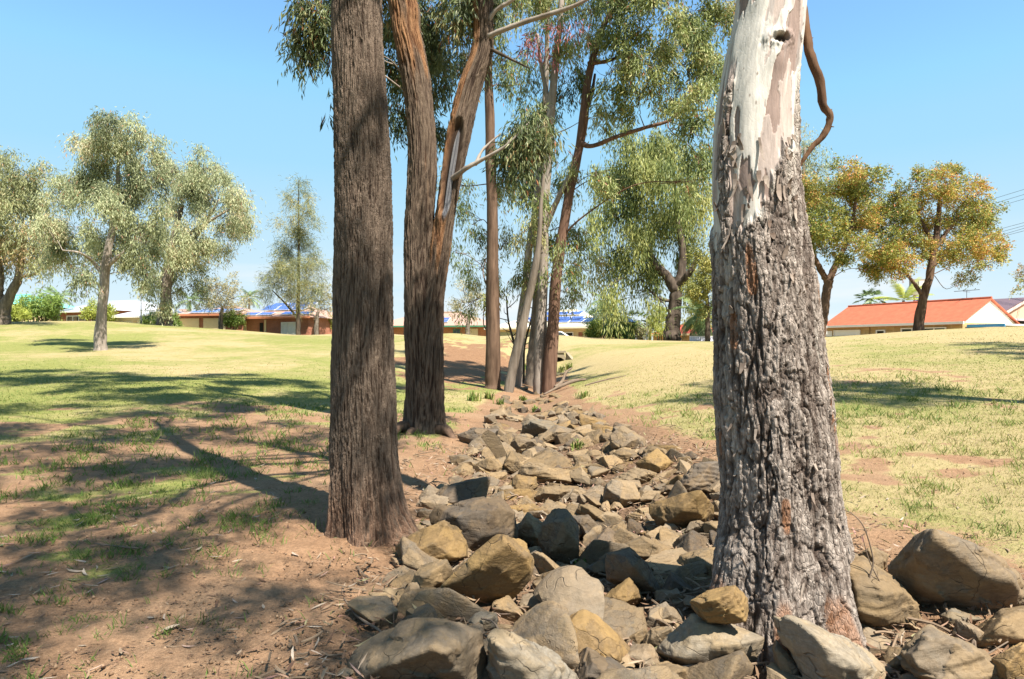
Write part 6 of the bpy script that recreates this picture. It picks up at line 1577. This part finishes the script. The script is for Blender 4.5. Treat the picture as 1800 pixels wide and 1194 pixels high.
# white car parked beyond the lawn
b = P(972, 589, 63); cz = P(0, 593, 63)[2] - 0.95
e = empty('parked_car', (b[0], 63, cz), 'white car whose roof shows over the lawn between the slender trunks', 'car')
prof = [(-2.1, .35), (-2.15, .75), (-1.9, .95), (-1.2, 1.02), (-.55, 1.45), (.75, 1.48), (1.45, 1.05), (2.05, .95), (2.15, .6), (2.1, .35)]
MB().prism([(b[0] + x, 62.2, cz + z) for x, z in prof], (0, 1.65, 0)).build('body', plain('white_paint', (.8, .8, .8), .25, .02, 1, .5), e)
MB().prism([(b[0] + x, 62.17, cz + z) for x, z in ((-1.05, 1.05), (-.5, 1.38), (.68, 1.4), (1.2, 1.06))], (0, 1.71, 0)).build('window', M_GLASS, e)
for sx in (-1.35, 1.35):
    for yy in (62.2, 63.7): MB().tube([(b[0] + sx, yy - .02, cz + .32), (b[0] + sx, yy + .18, cz + .32)], .32, 16).build('wheel', M_DARK, e)
# concrete culvert headwall
cb = G(985, 36.2); e = empty('culvert', cb, 'concrete culvert headwall with a sloping wing and dark round pipe mouth', 'culvert')
k = NT('old_concrete', .9, .2); k.color(k.mix(k.ramp(k.noise(2.0, 6, .65, stretch=(1, 1, .35)), [(.3, 0.), (.7, 1.)]), (.16, .125, .08), (.3, .25, .17))); k.bump(k.noise(18, 5), .4, .03)
zt = P(0, 619.5, 36.2)[2]; zb = P(0, 646, 36.2)[2] - .5
xl, xm, xr = P(950, 0, 36.2)[0], P(994, 0, 36.2)[0], P(1016, 0, 35.2)[0]
seg = 16; pc = np.array([P(983, 0, 36.2)[0] - .05, zb + .62]); pr = .42
poly_o = []
hm = MB()
ths = np.linspace(0, 2 * math.pi, seg, endpoint=False)
ring = [(pc[0] + pr * math.cos(t_), pc[1] + pr * math.sin(t_)) for t_ in ths]
box_ = []
for t_ in ths:
    cx, sx = math.cos(t_), math.sin(t_)
    tx = ((xm - pc[0]) / cx if cx > 0 else (xl - pc[0]) / cx) if abs(cx) > 1e-6 else 1e9; tz = ((zt - pc[1]) / sx if sx > 0 else (zb - pc[1]) / sx) if abs(sx) > 1e-6 else 1e9
    q_ = min(tx, tz); box_.append((pc[0] + q_ * cx, pc[1] + q_ * sx))
vv = [(x, 36.2, z) for x, z in ring] + [(x, 36.2, z) for x, z in box_] + [(x, 36.6, z) for x, z in ring] + [(x, 36.6, z) for x, z in box_]
hm.add(np.array(vv), [[i, (i + 1) % seg, seg + (i + 1) % seg, seg + i] for i in range(seg)] + [[i, 2 * seg + i, 2 * seg + (i + 1) % seg, (i + 1) % seg] for i in range(seg)] + [[seg + i, seg + (i + 1) % seg, 3 * seg + (i + 1) % seg, 3 * seg + i] for i in range(seg)])
hm.build('headwall', k.m, e)
MB().box(((xl + xm) / 2, 36.38, zt + .03), ((xm - xl) / 2 + .02, .24, .05)).build('coping', k.m, e)
MB().prism([(xm + .02, 36.3, zb), (xm + .02, 36.3, zt), (xr, 34.9, zt - .75), (xr, 34.9, zb)], (.16, .12, 0)).build('wing_wall', k.m, e)
MB().tube([(pc[0], 36.62, pc[1]), (pc[0], 39.5, pc[1] + .02)], pr * 1.02, 16, rows=4).build('pipe', M_DARK, e)
# fallen branches
k = NT('weathered_wood', .9, .15); k.color(k.mix(k.noise(8, 5, stretch=(1, 1, 1)), (.06, .042, .03), (.22, .165, .12)))
def log(label, rows, rad, seed=1, name='fallen_branch'):
    pts = []
    for px, d, up in rows:
        g = G(px, d); pts.append(g + [0, 0, up])
    o = MB().tube(pts, rad, 8, rows=24, wob=.25, seed=seed).build(name, k.m, None, True)
    tag(o, label, 'branch', 'fallen branches')
log('thick grey-tan log lying at the foot of the joined trunks', [(956, 21.4, .1), (985, 21.8, .16), (1010, 22.2, .18), (1030, 22.5, .12)], [.03, .05, .06, .03], 1)
log('dark crooked branch with a raised curling end right of the joined trunks', [(976, 23.2, .1), (988, 23.5, .22), (995, 23.8, .5), (1005, 24, .58)], [.07, .06, .045, .03], 2)
log('long pale twig lying on the dry right-hand lawn edge', [(1028, 20.4, .05), (1060, 20.6, .08), (1100, 21, .04)], [.02, .025, .012], 3)
log('dark curved stick lying across bare soil beside the broad flat slab', [(604, 3.95, .05), (622, 3.78, .03), (640, 3.62, .05), (668, 3.5, .06), (684, 3.45, .03)], [.004, .006, .007, .006, .004], 4, 'fallen_stick')
log('pale bent stick rising from the litter below the largest grey boulder', [(1700, 3.3, .02), (1712, 3.34, .12), (1722, 3.3, .06), (1772, 3.35, .09)], [.006, .006, .005, .003], 5, 'fallen_stick')
log('pale branchlet lying among the gum leaves on the trodden soil', [(165, 5.1, .02), (200, 5.0, .03), (235, 4.92, .035), (252, 4.95, .02)], [.004, .007, .007, .003], 6, 'fallen_stick')
log('thin grey stick in the creek litter pointing to the ochre boulder', [(846, 3.75, .1), (866, 3.68, .12), (880, 3.6, .1)], [.005, .006, .004], 7, 'fallen_stick')
# wiry sapling stems beside the gum
e = empty('wiry_sapling', G(1535, 3.75), 'thin bare wiry stems springing up beside the rough gum butt', 'sapling')
for rows in (((1530, 1075), (1528, 1020), (1535, 985), (1520, 930), (1500, 905), (1480, 895)), ((1556, 1080), (1555, 1040), (1545, 1020), (1528, 985), (1515, 940)), ((1475, 1090), (1473, 1060), (1488, 1035), (1520, 1020), (1545, 1012))):
    MB().tube([P(x, y, 3.68) for x, y in rows], np.linspace(.006, .002, len(rows)), 5, rows=30).build('stem', k.m, e, True)
# green tufts between the stones
def tuft(label, px, py, seed, hgt=.18, n=26):
    rr = np.random.default_rng(seed); d = hit(px, py); b0 = G(px, d)
    V = []; Q = []; T = []
    for j in range(n):
        a = rr.random() * 6.28; ln = .15 + .5 * rr.random(); L = hgt * (.5 + .7 * rr.random())
        p = b0 + np.array([rr.normal() * hgt * .25, rr.normal() * hgt * .25, -.02]); dh = np.array([math.cos(a), math.sin(a), 0]); s_ = np.array([-dh[1], dh[0], 0]) * .005 * (1 + d / 8)
        m_ = p + dh * ln * L * .4 + [0, 0, L * .6]; t_ = p + dh * ln * L * 1.2 + [0, 0, L * .85]
        o_ = len(V); V += [p - s_, p + s_, m_ + s_, m_ - s_, t_]; Q.append([o_, o_ + 1, o_ + 2, o_ + 3]); T.append([o_ + 3, o_ + 2, o_ + 4])
    ti = np.clip(.12 + .2 * rr.normal(size=n), 0, .6)
    o = npmesh('grass_tuft', np.array(V), [np.array(Q), np.array(T)], GRASS_MAT, None, False, fattr={'tint': np.concatenate([ti, ti])}, loc=b0)
    tag(o, label, 'grass tuft', 'grass tufts between the stones')
for j, (px, py, hh, lab) in enumerate(((1018, 790, .2, 'green grass tuft beside the pale pyramid-shaped stone'), (1048, 775, .18, 'green grass tuft at the lower edge of the smooth grey boulder'), (832, 705, .32, 'tall green rush tuft left of the slender trunks'), (858, 702, .3, 'green rush tuft directly below the straightest slender trunk'), (880, 712, .25, 'spreading green tuft in front of the leaning grey trunk'), (920, 705, .22, 'green tuft below the joined trunks'), (940, 725, .22, 'small green tuft upstream of the heaped stones'), (1025, 700, .22, 'fine green tuft beside the log'), (986, 655, .35, 'green tuft at the culvert mouth'), (1000, 650, .4, 'pale green tuft beside the culvert wing wall'), (922, 650, .35, 'yellow-green tuft behind the leaning grey trunk'), (1210, 955, .1, 'tiny yellow-green tuft under the round ochre boulder'), (862, 985, .09, 'few green blades between the tall slab and the long boulder'), (1020, 1000, .1, 'tiny green tuft at the foot of the tall upright slab'))):
    tuft(lab, px, py, 300 + j, hh, 34)
